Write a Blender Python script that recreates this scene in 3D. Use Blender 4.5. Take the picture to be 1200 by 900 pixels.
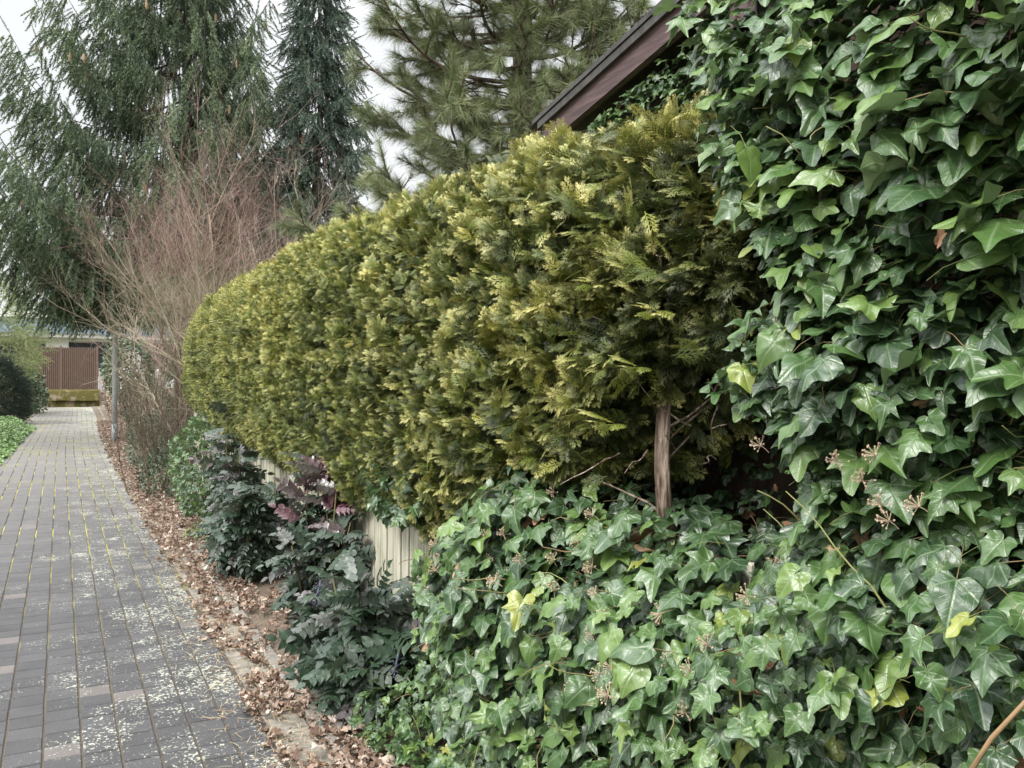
import bpy, math, random
import numpy as np
from mathutils import Matrix, Vector

for o in list(bpy.data.objects): bpy.data.objects.remove(o)
random.seed(7); rng = np.random.default_rng(7)
S = bpy.context.scene; COL = S.collection
R = math.radians

# ---------------------------------------------------------------- camera
YAW, PITCH, ROLL, EYE = R(27.9), R(-0.69), 0.010, 1.65
cam = bpy.data.cameras.new('camera'); co = bpy.data.objects.new('camera', cam); COL.objects.link(co)
cam.sensor_width = 36; cam.lens = 30; cam.clip_start = 0.05; cam.clip_end = 2000
co.matrix_world = (Matrix.Translation((0, 0, EYE)) @ Matrix.Rotation(-YAW, 4, 'Z')
                   @ Matrix.Rotation(R(90) + PITCH, 4, 'X') @ Matrix.Rotation(ROLL, 4, 'Z'))
S.camera = co
# ---------------------------------------------------------------- light (overcast day)
SUN_EL, SUN_AZ = R(46), R(245)          # azimuth measured clockwise from +Y
w = bpy.data.worlds.new('World'); S.world = w; w.use_nodes = True
nt = w.node_tree; nt.nodes.clear()
sky = nt.nodes.new('ShaderNodeTexSky'); sky.sky_type = 'NISHITA'; sky.sun_disc = False
sky.sun_elevation = SUN_EL; sky.sun_rotation = SUN_AZ; sky.air_density = 1; sky.dust_density = 4
hs = nt.nodes.new('ShaderNodeHueSaturation'); hs.inputs['Saturation'].default_value = 0.25
tc = nt.nodes.new('ShaderNodeTexCoord'); nz = nt.nodes.new('ShaderNodeTexNoise'); nz.inputs['Scale'].default_value = 2.2
nz.inputs['Detail'].default_value = 5
cr = nt.nodes.new('ShaderNodeValToRGB')
cr.color_ramp.elements[0].color = (4.2, 4.35, 4.5, 1); cr.color_ramp.elements[1].color = (4.9, 5.0, 5.05, 1)
cr.color_ramp.elements[0].position = .3; cr.color_ramp.elements[1].position = .7
mx = nt.nodes.new('ShaderNodeMixRGB'); mx.inputs[0].default_value = 0.85
bg = nt.nodes.new('ShaderNodeBackground'); bg.inputs[1].default_value = 0.09
wo = nt.nodes.new('ShaderNodeOutputWorld'); L = nt.links.new
L(sky.outputs[0], hs.inputs['Color']); L(tc.outputs['Generated'], nz.inputs['Vector']); L(nz.outputs[0], cr.inputs[0])
# an overcast sky is about three times as bright overhead as near the horizon
sx = nt.nodes.new('ShaderNodeSeparateXYZ'); L(tc.outputs['Generated'], sx.inputs[0])
zr = nt.nodes.new('ShaderNodeMapRange'); zr.interpolation_type = 'SMOOTHSTEP'; L(sx.outputs[2], zr.inputs['Value'])
zr.inputs['From Min'].default_value = .34; zr.inputs['From Max'].default_value = .85; zr.inputs['To Min'].default_value = 1; zr.inputs['To Max'].default_value = 4.9
vs = nt.nodes.new('ShaderNodeVectorMath'); vs.operation = 'SCALE'; L(cr.outputs[0], vs.inputs[0]); L(zr.outputs[0], vs.inputs['Scale'])
L(hs.outputs[0], mx.inputs[1]); L(vs.outputs[0], mx.inputs[2]); L(mx.outputs[0], bg.inputs[0]); L(bg.outputs[0], wo.inputs[0])
sl = bpy.data.lights.new('sun', 'SUN'); sl.energy = 1.5; sl.angle = R(16); sl.color = (1, .97, .92)
so = bpy.data.objects.new('sun', sl); COL.objects.link(so); so.location = (0, 0, 30)
sd = Vector((math.sin(SUN_AZ) * math.cos(SUN_EL), math.cos(SUN_AZ) * math.cos(SUN_EL), math.sin(SUN_EL)))
so.rotation_euler = sd.to_track_quat('Z', 'Y').to_euler()
S.view_settings.view_transform = 'Standard'; S.view_settings.look = 'None'
S.view_settings.gamma = 1; S.view_settings.exposure = 1.34
S.render.engine = 'CYCLES'

# ---------------------------------------------------------------- object helpers
def tag(o, label=None, cat=None, group=None, kind=None):
    for k, v in (('label', label), ('category', cat), ('group', group), ('kind', kind)):
        if v: o[k] = v
    return o
def empty(name, loc, label, cat, group=None):
    o = bpy.data.objects.new(name, None); COL.objects.link(o); o.location = loc; o.empty_display_size = .1
    return tag(o, label, cat, group)

# ---------------------------------------------------------------- numpy geometry
class Tmp:
    def __init__(s, v, f, loc=None):
        s.v = np.asarray(v, float); s.f = np.asarray(f, int); s.loc = s.v.copy() if loc is None else np.asarray(loc, float)
class Acc:
    def __init__(s): s.V = []; s.F = []; s.T = []; s.Lc = []; s.M = []; s.n = 0
    def raw(s, v, f, tint=0.5, loc=None, mi=0):
        v = np.asarray(v, float); f = np.asarray(f, int)
        s.V.append(v); s.F.append(f + s.n); s.n += len(v)
        s.T.append(np.full(len(v), tint) if np.isscalar(tint) else np.asarray(tint, float))
        s.Lc.append(np.zeros((len(v), 3)) if loc is None else loc); s.M.append(np.full(len(f), mi))
    def inst(s, t, P, Rm, sc, tint, mi=0):
        P = np.asarray(P, float); N = len(P)
        if N == 0: return
        sc = np.broadcast_to(np.asarray(sc, float), (N,)) if np.ndim(sc) <= 1 else sc
        if sc.ndim == 1: vv = t.v[None] * sc[:, None, None]
        else: vv = t.v[None] * sc[:, None, :]
        W = np.einsum('nij,nvj->nvi', Rm, vv) + P[:, None]
        n = len(t.v)
        F = t.f[None] + (np.arange(N) * n)[:, None, None]
        s.raw(W.reshape(-1, 3), F.reshape(-1, 3), np.repeat(tint, n), np.tile(t.loc, (N, 1)), mi)
    def build(s, name, mats, parent=None, smooth=False):
        if not isinstance(mats, (list, tuple)): mats = [mats]
        V = np.concatenate(s.V); F = np.concatenate(s.F); T = np.concatenate(s.T); Lc = np.concatenate(s.Lc); M = np.concatenate(s.M)
        me = bpy.data.meshes.new(name)
        par = Vector((0, 0, 0))
        if parent is not None:
            par = Vector(parent.location)
            if parent.parent: par += Vector(parent.parent.location)
        V = V - np.array(par)[None]
        me.vertices.add(len(V)); me.vertices.foreach_set('co', V.astype(np.float32).ravel())
        me.loops.add(len(F) * 3); me.loops.foreach_set('vertex_index', F.astype(np.int32).ravel())
        me.polygons.add(len(F)); me.polygons.foreach_set('loop_start', (np.arange(len(F)) * 3).astype(np.int32))
        me.polygons.foreach_set('material_index', M.astype(np.int32))
        me.polygons.foreach_set('use_smooth', np.full(len(F), smooth))
        me.update(calc_edges=True)
        a = me.attributes.new('tint', 'FLOAT', 'POINT'); a.data.foreach_set('value', T.astype(np.float32))
        a = me.attributes.new('loc', 'FLOAT_VECTOR', 'POINT'); a.data.foreach_set('vector', Lc.astype(np.float32).ravel())
        for m in mats: me.materials.append(m)
        o = bpy.data.objects.new(name, me); COL.objects.link(o)
        if parent is not None: o.parent = parent
        return o
def nrm(a): return a / (np.linalg.norm(a, axis=-1, keepdims=True) + 1e-9)
def frames(d, n):
    """columns: side, direction (leaf tip), normal"""
    d = nrm(np.asarray(d, float)); n = np.asarray(n, float)
    x = nrm(np.cross(d, n)); z = np.cross(x, d)
    return np.stack([x, d, z], axis=-1)
def tube(acc, pts, rad, sides=5, tint=0.5, mi=0, cap=True):
    pts = np.asarray(pts, float); n = len(pts); rad = np.broadcast_to(np.asarray(rad, float), (n,))
    tg = nrm(np.gradient(pts, axis=0)); ref = np.array([0, 0, 1.]) if abs(tg[0][2]) < .8 else np.array([1., 0, 0])
    a = nrm(np.cross(tg, ref[None])); b = np.cross(tg, a)
    th = np.arange(sides) * 2 * math.pi / sides
    ring = (pts[:, None] + rad[:, None, None] * (a[:, None] * np.cos(th)[None, :, None] + b[:, None] * np.sin(th)[None, :, None])).reshape(-1, 3)
    F = []
    for i in range(n - 1):
        for k in range(sides):
            p, q = i * sides + k, i * sides + (k + 1) % sides
            F += [(p, q, q + sides), (p, q + sides, p + sides)]
    if cap:
        for k in range(1, sides - 1): F += [(0, k + 1, k), ((n - 1) * sides, (n - 1) * sides + k, (n - 1) * sides + k + 1)]
    lc = np.zeros((len(ring), 3)); lc[:, 1] = np.repeat(np.linspace(0, 1, n), sides)
    acc.raw(ring, F, tint, lc, mi)
def box(acc, x0, x1, y0, y1, z0, z1, tint=0.5, mi=0):
    v = [(x0,y0,z0),(x1,y0,z0),(x1,y1,z0),(x0,y1,z0),(x0,y0,z1),(x1,y0,z1),(x1,y1,z1),(x0,y1,z1)]
    q = [(0,3,2,1),(4,5,6,7),(0,1,5,4),(1,2,6,5),(2,3,7,6),(3,0,4,7)]
    acc.raw(v, [t for a in q for t in ((a[0],a[1],a[2]),(a[0],a[2],a[3]))], tint, np.array(v, float), mi)
def bevbox(acc, x0, x1, y0, y1, z0, z1, b=.005, tint=0.5, mi=0):
    """box with chamfered vertical and top edges"""
    def ring(i, z): return [(x0+i,y0+2*i if i==0 else y0+i,z),(x1-i,y0+i,z),(x1-i,y1-i,z),(x0+i,y1-i,z)]
    v = ring(0, z0) + ring(0, z1-b) + ring(b, z1)
    F = []
    for r in (0, 4):
        for k in range(4):
            a, c = r + k, r + (k+1) % 4
            F += [(a, c, c+4), (a, c+4, a+4)]
    F += [(8,9,10),(8,10,11)]
    acc.raw(v, F, tint, np.array(v, float), mi)
def prism(acc, poly, axis, a0, a1, tint=.5, mi=0):
    """extrude a convex polygon of (u,v) along axis"""
    n = len(poly)
    def P(u, v, a): return {0: (a, u, v), 1: (u, a, v), 2: (u, v, a)}[axis]
    v = [P(u, w_, a0) for u, w_ in poly] + [P(u, w_, a1) for u, w_ in poly]
    F = [(0, i, i+1) for i in range(1, n-1)] + [(n, n+i+1, n+i) for i in range(1, n-1)]
    for i in range(n):
        j = (i+1) % n; F += [(i, j, j+n), (i, j+n, i+n)]
    acc.raw(v, F, tint, np.array(v, float), mi)
_lat = rng.random((64, 64, 64))
def noise3(x, y, z=0.0):
    x, y, z = np.broadcast_arrays(np.asarray(x, float), np.asarray(y, float), np.asarray(z, float))
    i = np.floor(x).astype(int); j = np.floor(y).astype(int); k = np.floor(z).astype(int)
    f = [t - s_ for t, s_ in ((x, i), (y, j), (z, k))]; f = [t*t*(3-2*t) for t in f]
    r = 0
    for a in (0, 1):
        for b in (0, 1):
            for c in (0, 1):
                r = r + _lat[(i+a) % 64, (j+b) % 64, (k+c) % 64] * (f[0] if a else 1-f[0]) * (f[1] if b else 1-f[1]) * (f[2] if c else 1-f[2])
    return r
def fbm(x, y, z=0.0, o=3):
    r = 0; a = .5; t = 0
    for q in range(o): r = r + a * noise3(np.asarray(x)*2**q+q*7.3, np.asarray(y)*2**q+q*3.1, np.asarray(z)*2**q); t += a; a *= .55
    return r / t
def sm(a, b, x): t = np.clip((np.asarray(x, float)-a)/(b-a), 0, 1); return t*t*(3-2*t)
def rn(*s): return rng.normal(size=s)
def ru(a, b, n=None): return rng.uniform(a, b, n)

# ---------------------------------------------------------------- materials
def newmat(name):
    m = bpy.data.materials.new(name); m.use_nodes = True; n = m.node_tree.nodes; n.clear()
    out = n.new('ShaderNodeOutputMaterial'); return m, m.node_tree, out
def N(t, typ, **kw):
    n = t.nodes.new(typ)
    for k, v in kw.items(): setattr(n, k, v)
    return n
def link(t, a, b): t.links.new(a, b)
def ramp(t, stops, src=None, interp='LINEAR'):
    r = N(t, 'ShaderNodeValToRGB'); e = r.color_ramp.elements; r.color_ramp.interpolation = interp
    while len(e) < len(stops): e.new(.5)
    for el, (p, c) in zip(e, stops): el.position = p; el.color = (*c, 1) if len(c) == 3 else c
    if src is not None: link(t, src, r.inputs[0])
    return r
def mth(t, op, a, b=None, c=None, clamp=False):
    n = N(t, 'ShaderNodeMath', operation=op); n.use_clamp = clamp
    for i, v in enumerate((a, b, c)):
        if v is None: continue
        if isinstance(v, (int, float)): n.inputs[i].default_value = v
        else: link(t, v, n.inputs[i])
    return n.outputs[0]
def mix(t, f, a, b, mode='MIX'):
    n = N(t, 'ShaderNodeMixRGB', blend_type=mode)
    for i, v in enumerate((f, a, b)):
        if isinstance(v, (int, float)): n.inputs[i].default_value = v
        elif isinstance(v, tuple): n.inputs[i].default_value = (*v, 1)
        else: link(t, v, n.inputs[i])
    return n.outputs[0]
def noise(t, scale, detail=4, vec=None, rough=.55, dist=0):
    n = N(t, 'ShaderNodeTexNoise'); n.inputs['Scale'].default_value = scale; n.inputs['Detail'].default_value = detail
    n.inputs['Roughness'].default_value = rough; n.inputs['Distortion'].default_value = dist
    if vec is None: vec = N(t, 'ShaderNodeTexCoord').outputs['Object']
    link(t, vec, n.inputs['Vector']); return n.outputs[0]
def mapping(t, scale, vec=None, rot=(0,0,0)):
    m = N(t, 'ShaderNodeMapping'); m.inputs['Scale'].default_value = scale; m.inputs['Rotation'].default_value = rot
    link(t, vec or N(t, 'ShaderNodeTexCoord').outputs['Object'], m.inputs['Vector']); return m.outputs[0]
def bump(t, h, strength=.3, dist=.01):
    b = N(t, 'ShaderNodeBump'); b.inputs['Strength'].default_value = strength; b.inputs['Distance'].default_value = dist
    link(t, h, b.inputs['Height']); return b.outputs[0]
def bsdf(t, out, col, rough=.6, spec=.5, nor=None, trans=0, tcol=None):
    b = N(t, 'ShaderNodeBsdfPrincipled')
    if isinstance(col, tuple): b.inputs['Base Color'].default_value = (*col, 1)
    else: link(t, col, b.inputs['Base Color'])
    if isinstance(rough, (int, float)): b.inputs['Roughness'].default_value = rough
    else: link(t, rough, b.inputs['Roughness'])
    b.inputs['Specular IOR Level'].default_value = spec
    if nor is not None: link(t, nor, b.inputs['Normal'])
    if trans:
        tr = N(t, 'ShaderNodeBsdfTranslucent'); s_ = N(t, 'ShaderNodeMixShader'); s_.inputs[0].default_value = trans
        c = tcol if tcol is not None else col
        if isinstance(c, tuple): tr.inputs[0].default_value = (*c, 1)
        else: link(t, c, tr.inputs[0])
        link(t, b.outputs[0], s_.inputs[1]); link(t, tr.outputs[0], s_.inputs[2]); link(t, s_.outputs[0], out.inputs[0])
    else: link(t, b.outputs[0], out.inputs[0])
    return b
def attr(t, name, o='Fac'): a = N(t, 'ShaderNodeAttribute'); a.attribute_name = name; return a.outputs[o]
def leafmat(name, stops, rough=.45, spec=.5, trans=.15, vein=None, back=None, tip=None, patch=.25):
    m, t, out = newmat(name)
    c = ramp(t, stops, attr(t, 'tint')).outputs[0]
    lv = attr(t, 'loc', 'Vector'); sp = N(t, 'ShaderNodeSeparateXYZ'); link(t, lv, sp.inputs[0])
    nn = noise(t, 45, 3)
    c = mix(t, patch, c, ramp(t, [(.3, (.25,.25,.25)), (.7, (1,1,1))], nn).outputs[0], 'MULTIPLY')
    h = nn
    if tip: c = mix(t, ramp(t, [(tip[1], (0,0,0)), (tip[2], (1,1,1))], sp.outputs[2]).outputs[0], c, tip[0])
    if vein:
        ang = mth(t, 'ARCTAN2', sp.outputs[0], sp.outputs[1])
        r = mth(t, 'SQRT', mth(t, 'ADD', mth(t, 'POWER', sp.outputs[0], 2), mth(t, 'POWER', sp.outputs[1], 2)))
        k = R(vein[1]); u = mth(t, 'ABSOLUTE', mth(t, 'SUBTRACT', mth(t, 'FRACT', mth(t, 'ADD', mth(t, 'DIVIDE', ang, k), 10.5)), .5))
        dd = mth(t, 'MULTIPLY', mth(t, 'MULTIPLY', u, k), r)
        v = ramp(t, [(0, (1,1,1)), (.012, (.65,.65,.65)), (.035, (0,0,0))], dd).outputs[0]
        # secondary veins branching off the main ones
        wv = mth(t, 'FRACT', mth(t, 'MULTIPLY', mth(t, 'SUBTRACT', r, mth(t, 'MULTIPLY', dd, 1.0)), 7.0))
        v2 = ramp(t, [(0, (.35,.35,.35)), (.10, (0,0,0)), (.9, (0,0,0)), (1, (.35,.35,.35))], wv).outputs[0]
        vv = mix(t, 1.0, v, v2, 'ADD')
        c = mix(t, mth(t, 'MULTIPLY', vv, .55), c, vein[0])
        h = mth(t, 'SUBTRACT', nn, mth(t, 'MULTIPLY', vv, .6))
    if back:
        g = N(t, 'ShaderNodeNewGeometry'); c = mix(t, g.outputs['Backfacing'], c, back)
    bsdf(t, out, c, rough, spec, bump(t, h, .35, .004), trans)
    return m
def barkmat(name, c0, c1, scale=14):
    m, t, out = newmat(name)
    n = noise(t, scale, 6, mapping(t, (1, 1, .18)))
    bsdf(t, out, ramp(t, [(.36, c0), (.64, c1)], n).outputs[0], .85, .2, bump(t, n, 1, .03)); return m
def plain(name, c0, c1, scale=20, rough=.7, spec=.4, bs=.3, vs=(1,1,1)):
    m, t, out = newmat(name); n = noise(t, scale, 5, mapping(t, vs))
    bsdf(t, out, ramp(t, [(.3, c0), (.7, c1)], n).outputs[0], rough, spec, bump(t, n, bs, .005)); return m

M = {}
M['ivy'] = leafmat('ivy_leaf', [(0, (.026,.054,.026)), (.35, (.046,.098,.036)), (.65, (.080,.158,.040)), (.86, (.15,.24,.055)), (.95, (.26,.32,.055)), (1, (.42,.40,.08))],
                   .38, .80, .22, vein=((.20,.28,.14), 50), back=(.13,.20,.08))
M['ivy_dead'] = leafmat('ivy_dead', [(0, (.16,.075,.04)), (.5, (.30,.16,.09)), (1, (.46,.32,.20))], .7, .3, .1, vein=((.4,.26,.16), 50))
M['petiole'] = leafmat('ivy_petiole', [(0, (.20,.13,.07)), (.5, (.20,.24,.08)), (1, (.30,.17,.10))], .6, .3, 0)
M['umbel'] = plain('ivy_umbel', (.30,.21,.15), (.48,.38,.27), 60)
m, t, out = newmat('thuja')
sp = N(t, 'ShaderNodeSeparateXYZ'); link(t, attr(t, 'loc', 'Vector'), sp.inputs[0])
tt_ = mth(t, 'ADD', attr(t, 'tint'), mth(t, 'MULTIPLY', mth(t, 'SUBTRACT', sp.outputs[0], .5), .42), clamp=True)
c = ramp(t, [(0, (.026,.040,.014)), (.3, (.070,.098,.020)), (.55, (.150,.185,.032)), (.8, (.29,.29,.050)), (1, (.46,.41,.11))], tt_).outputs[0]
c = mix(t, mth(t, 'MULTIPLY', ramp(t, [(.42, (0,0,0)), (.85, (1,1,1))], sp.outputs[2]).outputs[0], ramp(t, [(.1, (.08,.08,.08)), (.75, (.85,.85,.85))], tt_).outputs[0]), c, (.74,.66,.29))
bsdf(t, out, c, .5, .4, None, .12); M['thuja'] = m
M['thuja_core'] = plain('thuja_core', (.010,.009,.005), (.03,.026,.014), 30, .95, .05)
M['thuja_bark'] = barkmat('thuja_bark', (.11,.07,.052), (.55,.43,.35), 60)
M['spruce'] = leafmat('spruce_needles', [(0, (.040,.062,.036)), (.4, (.082,.120,.064)), (.8, (.15,.20,.095)), (1, (.20,.25,.14))], .55, .4, .15, patch=.1)
M['spruce_blue'] = leafmat('spruce_needles_blue', [(0, (.045,.068,.055)), (.5, (.09,.13,.095)), (1, (.16,.21,.15))], .6, .3, .08, patch=.1)
M['pine'] = leafmat('pine_needles', [(0, (.14,.12,.07)), (.3, (.13,.155,.075)), (.7, (.21,.25,.12)), (1, (.32,.34,.17))], .5, .35, .1, patch=.1)
M['pine_bark'] = barkmat('pine_bark', (.05,.036,.03), (.16,.115,.09), 12)
M['bark'] = barkmat('dark_bark', (.035,.028,.022), (.12,.10,.08), 14)
M['twig'] = leafmat('bare_twigs', [(0, (.085,.062,.045)), (.4, (.22,.175,.125)), (.7, (.36,.30,.22)), (1, (.50,.44,.33))], .75, .25, 0)
M['redtwig'] = leafmat('red_twigs', [(0, (.17,.085,.080)), (.5, (.27,.16,.145)), (1, (.40,.29,.26))], .75, .25, 0)
M['greentwig'] = leafmat('mossy_stems', [(0, (.10,.09,.04)), (.5, (.22,.20,.09)), (1, (.34,.30,.15))], .8, .2, 0)
M['mahonia'] = leafmat('mahonia_leaf', [(0, (.018,.036,.022)), (.4, (.038,.066,.038)), (.7, (.070,.088,.068)), (.88, (.11,.10,.10)), (1, (.10,.06,.06))],
                       .40, .5, .05, back=(.10,.13,.08))
M['mahonia_red'] = leafmat('mahonia_red_leaf', [(0, (.06,.07,.05)), (.6, (.10,.065,.07)), (1, (.13,.035,.05))], .3, .6, .05, back=(.10,.08,.07))
M['berry'] = plain('mahonia_berry', (.025,.027,.045), (.09,.10,.14), 80, .55, .4)
M['smallleaf'] = leafmat('small_evergreen_leaf', [(0, (.018,.038,.018)), (.5, (.05,.085,.04)), (1, (.12,.17,.08))], .4, .5, .08)
M['cover'] = leafmat('ground_cover_leaf', [(0, (.06,.12,.04)), (.5, (.15,.25,.08)), (1, (.33,.44,.18))], .5, .4, .15)
M['yew'] = leafmat('yew_needles', [(0, (.012,.024,.016)), (.6, (.026,.045,.028)), (1, (.05,.075,.04))], .55, .35, .05)
M['softconifer'] = leafmat('soft_conifer', [(0, (.14,.18,.08)), (.5, (.27,.32,.14)), (1, (.42,.46,.22))], .6, .3, .12)
M['beech'] = leafmat('dry_leaf', [(0, (.10,.065,.048)), (.35, (.21,.135,.098)), (.7, (.36,.265,.20)), (1, (.60,.52,.44))], .75, .25, .12)
M['straw'] = leafmat('straw', [(0, (.30,.20,.10)), (1, (.58,.45,.28))], .8, .2, 0)
M['cone'] = plain('spruce_cone', (.30,.20,.12), (.52,.38,.25), 60)

# weathered boards
def boardmat(name, c0, c1, c2, green=None, grain=(6, 14, .8)):
    m, t, out = newmat(name); n = noise(t, 5, 6, mapping(t, grain)); n2 = noise(t, 3.2, 4)
    c = ramp(t, [(.25, c0), (.5, c1), (.75, c2)], n).outputs[0]
    if green: c = mix(t, ramp(t, [(.5, (0,0,0)), (.75, (.6,.6,.6))], n2).outputs[0], c, green)
    bsdf(t, out, c, .75, .3, bump(t, n, .35, .004)); return m
M['fence'] = boardmat('weathered_white_board', (.24,.23,.17), (.44,.42,.33), (.60,.57,.48), (.18,.21,.12))
M['barge'] = boardmat('brown_barge_paint', (.045,.030,.031), (.085,.056,.057), (.15,.105,.10), None, (6, .9, 12))
M['roof'] = plain('roof_felt', (.035,.033,.033), (.075,.07,.07), 25, .85)
M['shedwall'] = plain('shed_wall', (.05,.035,.028), (.10,.07,.055), 8, .8, .2, .4, (8, 8, .8))
M['gate'] = plain('gate_slat_paint', (.10,.066,.050), (.18,.122,.095), 10, .7, .3, .3, (6,6,.6))
M['zinc'] = plain('galvanised_steel', (.42,.44,.44), (.55,.57,.57), 30, .5, .5, .05)
M['zincdark'] = plain('grey_paint', (.20,.22,.23), (.28,.30,.31), 30, .6, .4, .05)
M['white'] = plain('white_render', (.62,.62,.60), (.80,.80,.78), 12, .8)
M['bluegrey'] = plain('blue_grey_fascia', (.16,.21,.27), (.24,.30,.36), 6, .6)
M['glassdark'] = plain('dark_window', (.02,.025,.03), (.05,.055,.06), 3, .15, .6, 0)

# mossy retaining wall
m, t, out = newmat('mossy_stone'); n = noise(t, 3, 6); n2 = noise(t, 26, 4)
c = mix(t, ramp(t, [(.36, (0,0,0)), (.5, (1,1,1))], n).outputs[0], (.20,.16,.12), mix(t, n2, (.045,.045,.014), (.115,.098,.03)))
bsdf(t, out, c, .95, .1, bump(t, n2, .8, .03)); M['mossy'] = m

# pavers
m, t, out = newmat('paver_concrete')
g = N(t, 'ShaderNodeNewGeometry'); pos = g.outputs['Position']; sp = N(t, 'ShaderNodeSeparateXYZ'); link(t, pos, sp.inputs[0])
fine = noise(t, 160, 3, pos); mid = noise(t, 5, 4, pos)
c = ramp(t, [(0, (.044,.043,.044)), (.55, (.078,.077,.080)), (.85, (.106,.102,.102)), (1, (.150,.132,.124))], attr(t, 'tint')).outputs[0]
c = mix(t, .55, c, ramp(t, [(.3, (.45,.45,.45)), (.7, (1.25,1.25,1.25))], fine).outputs[0], 'MULTIPLY')
c = mix(t, .5, c, ramp(t, [(.3, (.7,.7,.7)), (.7, (1.2,1.18,1.15))], mid).outputs[0], 'MULTIPLY')
# pavers get paler further along the path
c = mix(t, ramp(t, [(.25, (0,0,0)), (.75, (.75,.75,.75))], mth(t, 'DIVIDE', sp.outputs[1], 24)).outputs[0], c, mix(t, mid, (.155,.145,.140), (.225,.212,.20)))
# lichen: pale blotches, thick in drifts
dn = noise(t, 30, 3, pos); wv = N(t, 'ShaderNodeVectorMath', operation='SCALE'); wv.inputs[3].default_value = 1
v1 = N(t, 'ShaderNodeTexVoronoi'); v1.inputs['Scale'].default_value = 58; v1.inputs['Randomness'].default_value = 1
jit = N(t, 'ShaderNodeVectorMath', operation='ADD'); nzc = N(t, 'ShaderNodeTexNoise'); nzc.inputs['Scale'].default_value = 55; link(t, pos, nzc.inputs['Vector'])
sc_ = N(t, 'ShaderNodeVectorMath', operation='SCALE'); sc_.inputs[3].default_value = .040; link(t, nzc.outputs['Color'], sc_.inputs[0])
link(t, pos, jit.inputs[0]); link(t, sc_.outputs[0], jit.inputs[1]); link(t, jit.outputs[0], v1.inputs['Vector'])
drift = noise(t, 2.3, 4, mapping(t, (1, .8, 1), pos), .6)
fine_drift = noise(t, 9, 3, pos)
cover = mth(t, 'ADD', mth(t, 'MULTIPLY', drift, .9), mth(t, 'MULTIPLY', fine_drift, .5))
cover = mth(t, 'ADD', cover, mth(t, 'MULTIPLY', mth(t, 'SUBTRACT', sp.outputs[0], .15), .22))
lim = mth(t, 'MULTIPLY', mth(t, 'SUBTRACT', cover, .545), 1.7)
spot = mth(t, 'MULTIPLY', mth(t, 'SUBTRACT', lim, v1.outputs['Distance']), 5, clamp=True)
rsp = N(t, 'ShaderNodeSeparateColor'); link(t, v1.outputs['Color'], rsp.inputs[0])
spot = mth(t, 'MULTIPLY', spot, mth(t, 'GREATER_THAN', rsp.outputs[0], .25))
c = mix(t, mth(t, 'MULTIPLY', spot, .9), c, mix(t, rsp.outputs[1], (.27,.27,.22), (.50,.51,.42)))
# yellow-green moss film far along the path
moss = mth(t, 'MULTIPLY', ramp(t, [(.50, (0,0,0)), (.68, (1,1,1))], noise(t, 1.1, 5, pos)).outputs[0], ramp(t, [(.3, (0,0,0)), (.6, (.55,.55,.55))], mth(t, 'DIVIDE', sp.outputs[1], 36)).outputs[0])
c = mix(t, mth(t, 'MULTIPLY', moss, .7), c, (.27,.27,.08))
bsdf(t, out, c, .85, .25, bump(t, mth(t, 'ADD', fine, spot), .35, .003)); M['paver'] = m
# joints
m, t, out = newmat('joint_sand'); g = N(t, 'ShaderNodeNewGeometry'); pos = g.outputs['Position']; sp = N(t, 'ShaderNodeSeparateXYZ'); link(t, pos, sp.inputs[0])
mo = mth(t, 'MULTIPLY', ramp(t, [(.46, (0,0,0)), (.60, (.9,.9,.9))], noise(t, 1.6, 6, pos)).outputs[0], ramp(t, [(.25, (.06,.06,.06)), (.50, (1,1,1))], mth(t, 'DIVIDE', sp.outputs[1], 20)).outputs[0])
c = mix(t, noise(t, 60, 3, pos), (.045,.040,.036), (.12,.10,.085)); c = mix(t, mo, c, (.40,.37,.09))
bsdf(t, out, c, .95, .1, bump(t, noise(t, 120, 3, pos), .6, .004)); M['joint'] = m
# soil
m, t, out = newmat('soil'); n = noise(t, 9, 6); n2 = noise(t, 70, 4)
c = mix(t, n, (.075,.058,.045), (.20,.158,.122)); c = mix(t, ramp(t, [(.55, (0,0,0)), (.75, (1,1,1))], n2).outputs[0], c, (.30,.25,.20))
bsdf(t, out, c, .95, .1, bump(t, n2, .9, .01)); M['soil'] = m
M['slab'] = plain('old_concrete_slab', (.13,.12,.10), (.27,.25,.215), 24, .9, .2, .6)
m, t, out = newmat('lawn_ground'); n = noise(t, .6, 6); n2 = noise(t, 30, 4)
c = mix(t, n, (.06,.085,.025), (.13,.12,.06)); c = mix(t, .4, c, ramp(t, [(.3, (.3,.3,.3)), (.7, (1.2,1.2,1.2))], n2).outputs[0], 'MULTIPLY')
bsdf(t, out, c, .95, .1, bump(t, n2, .9, .03)); M['ground'] = m

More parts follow.
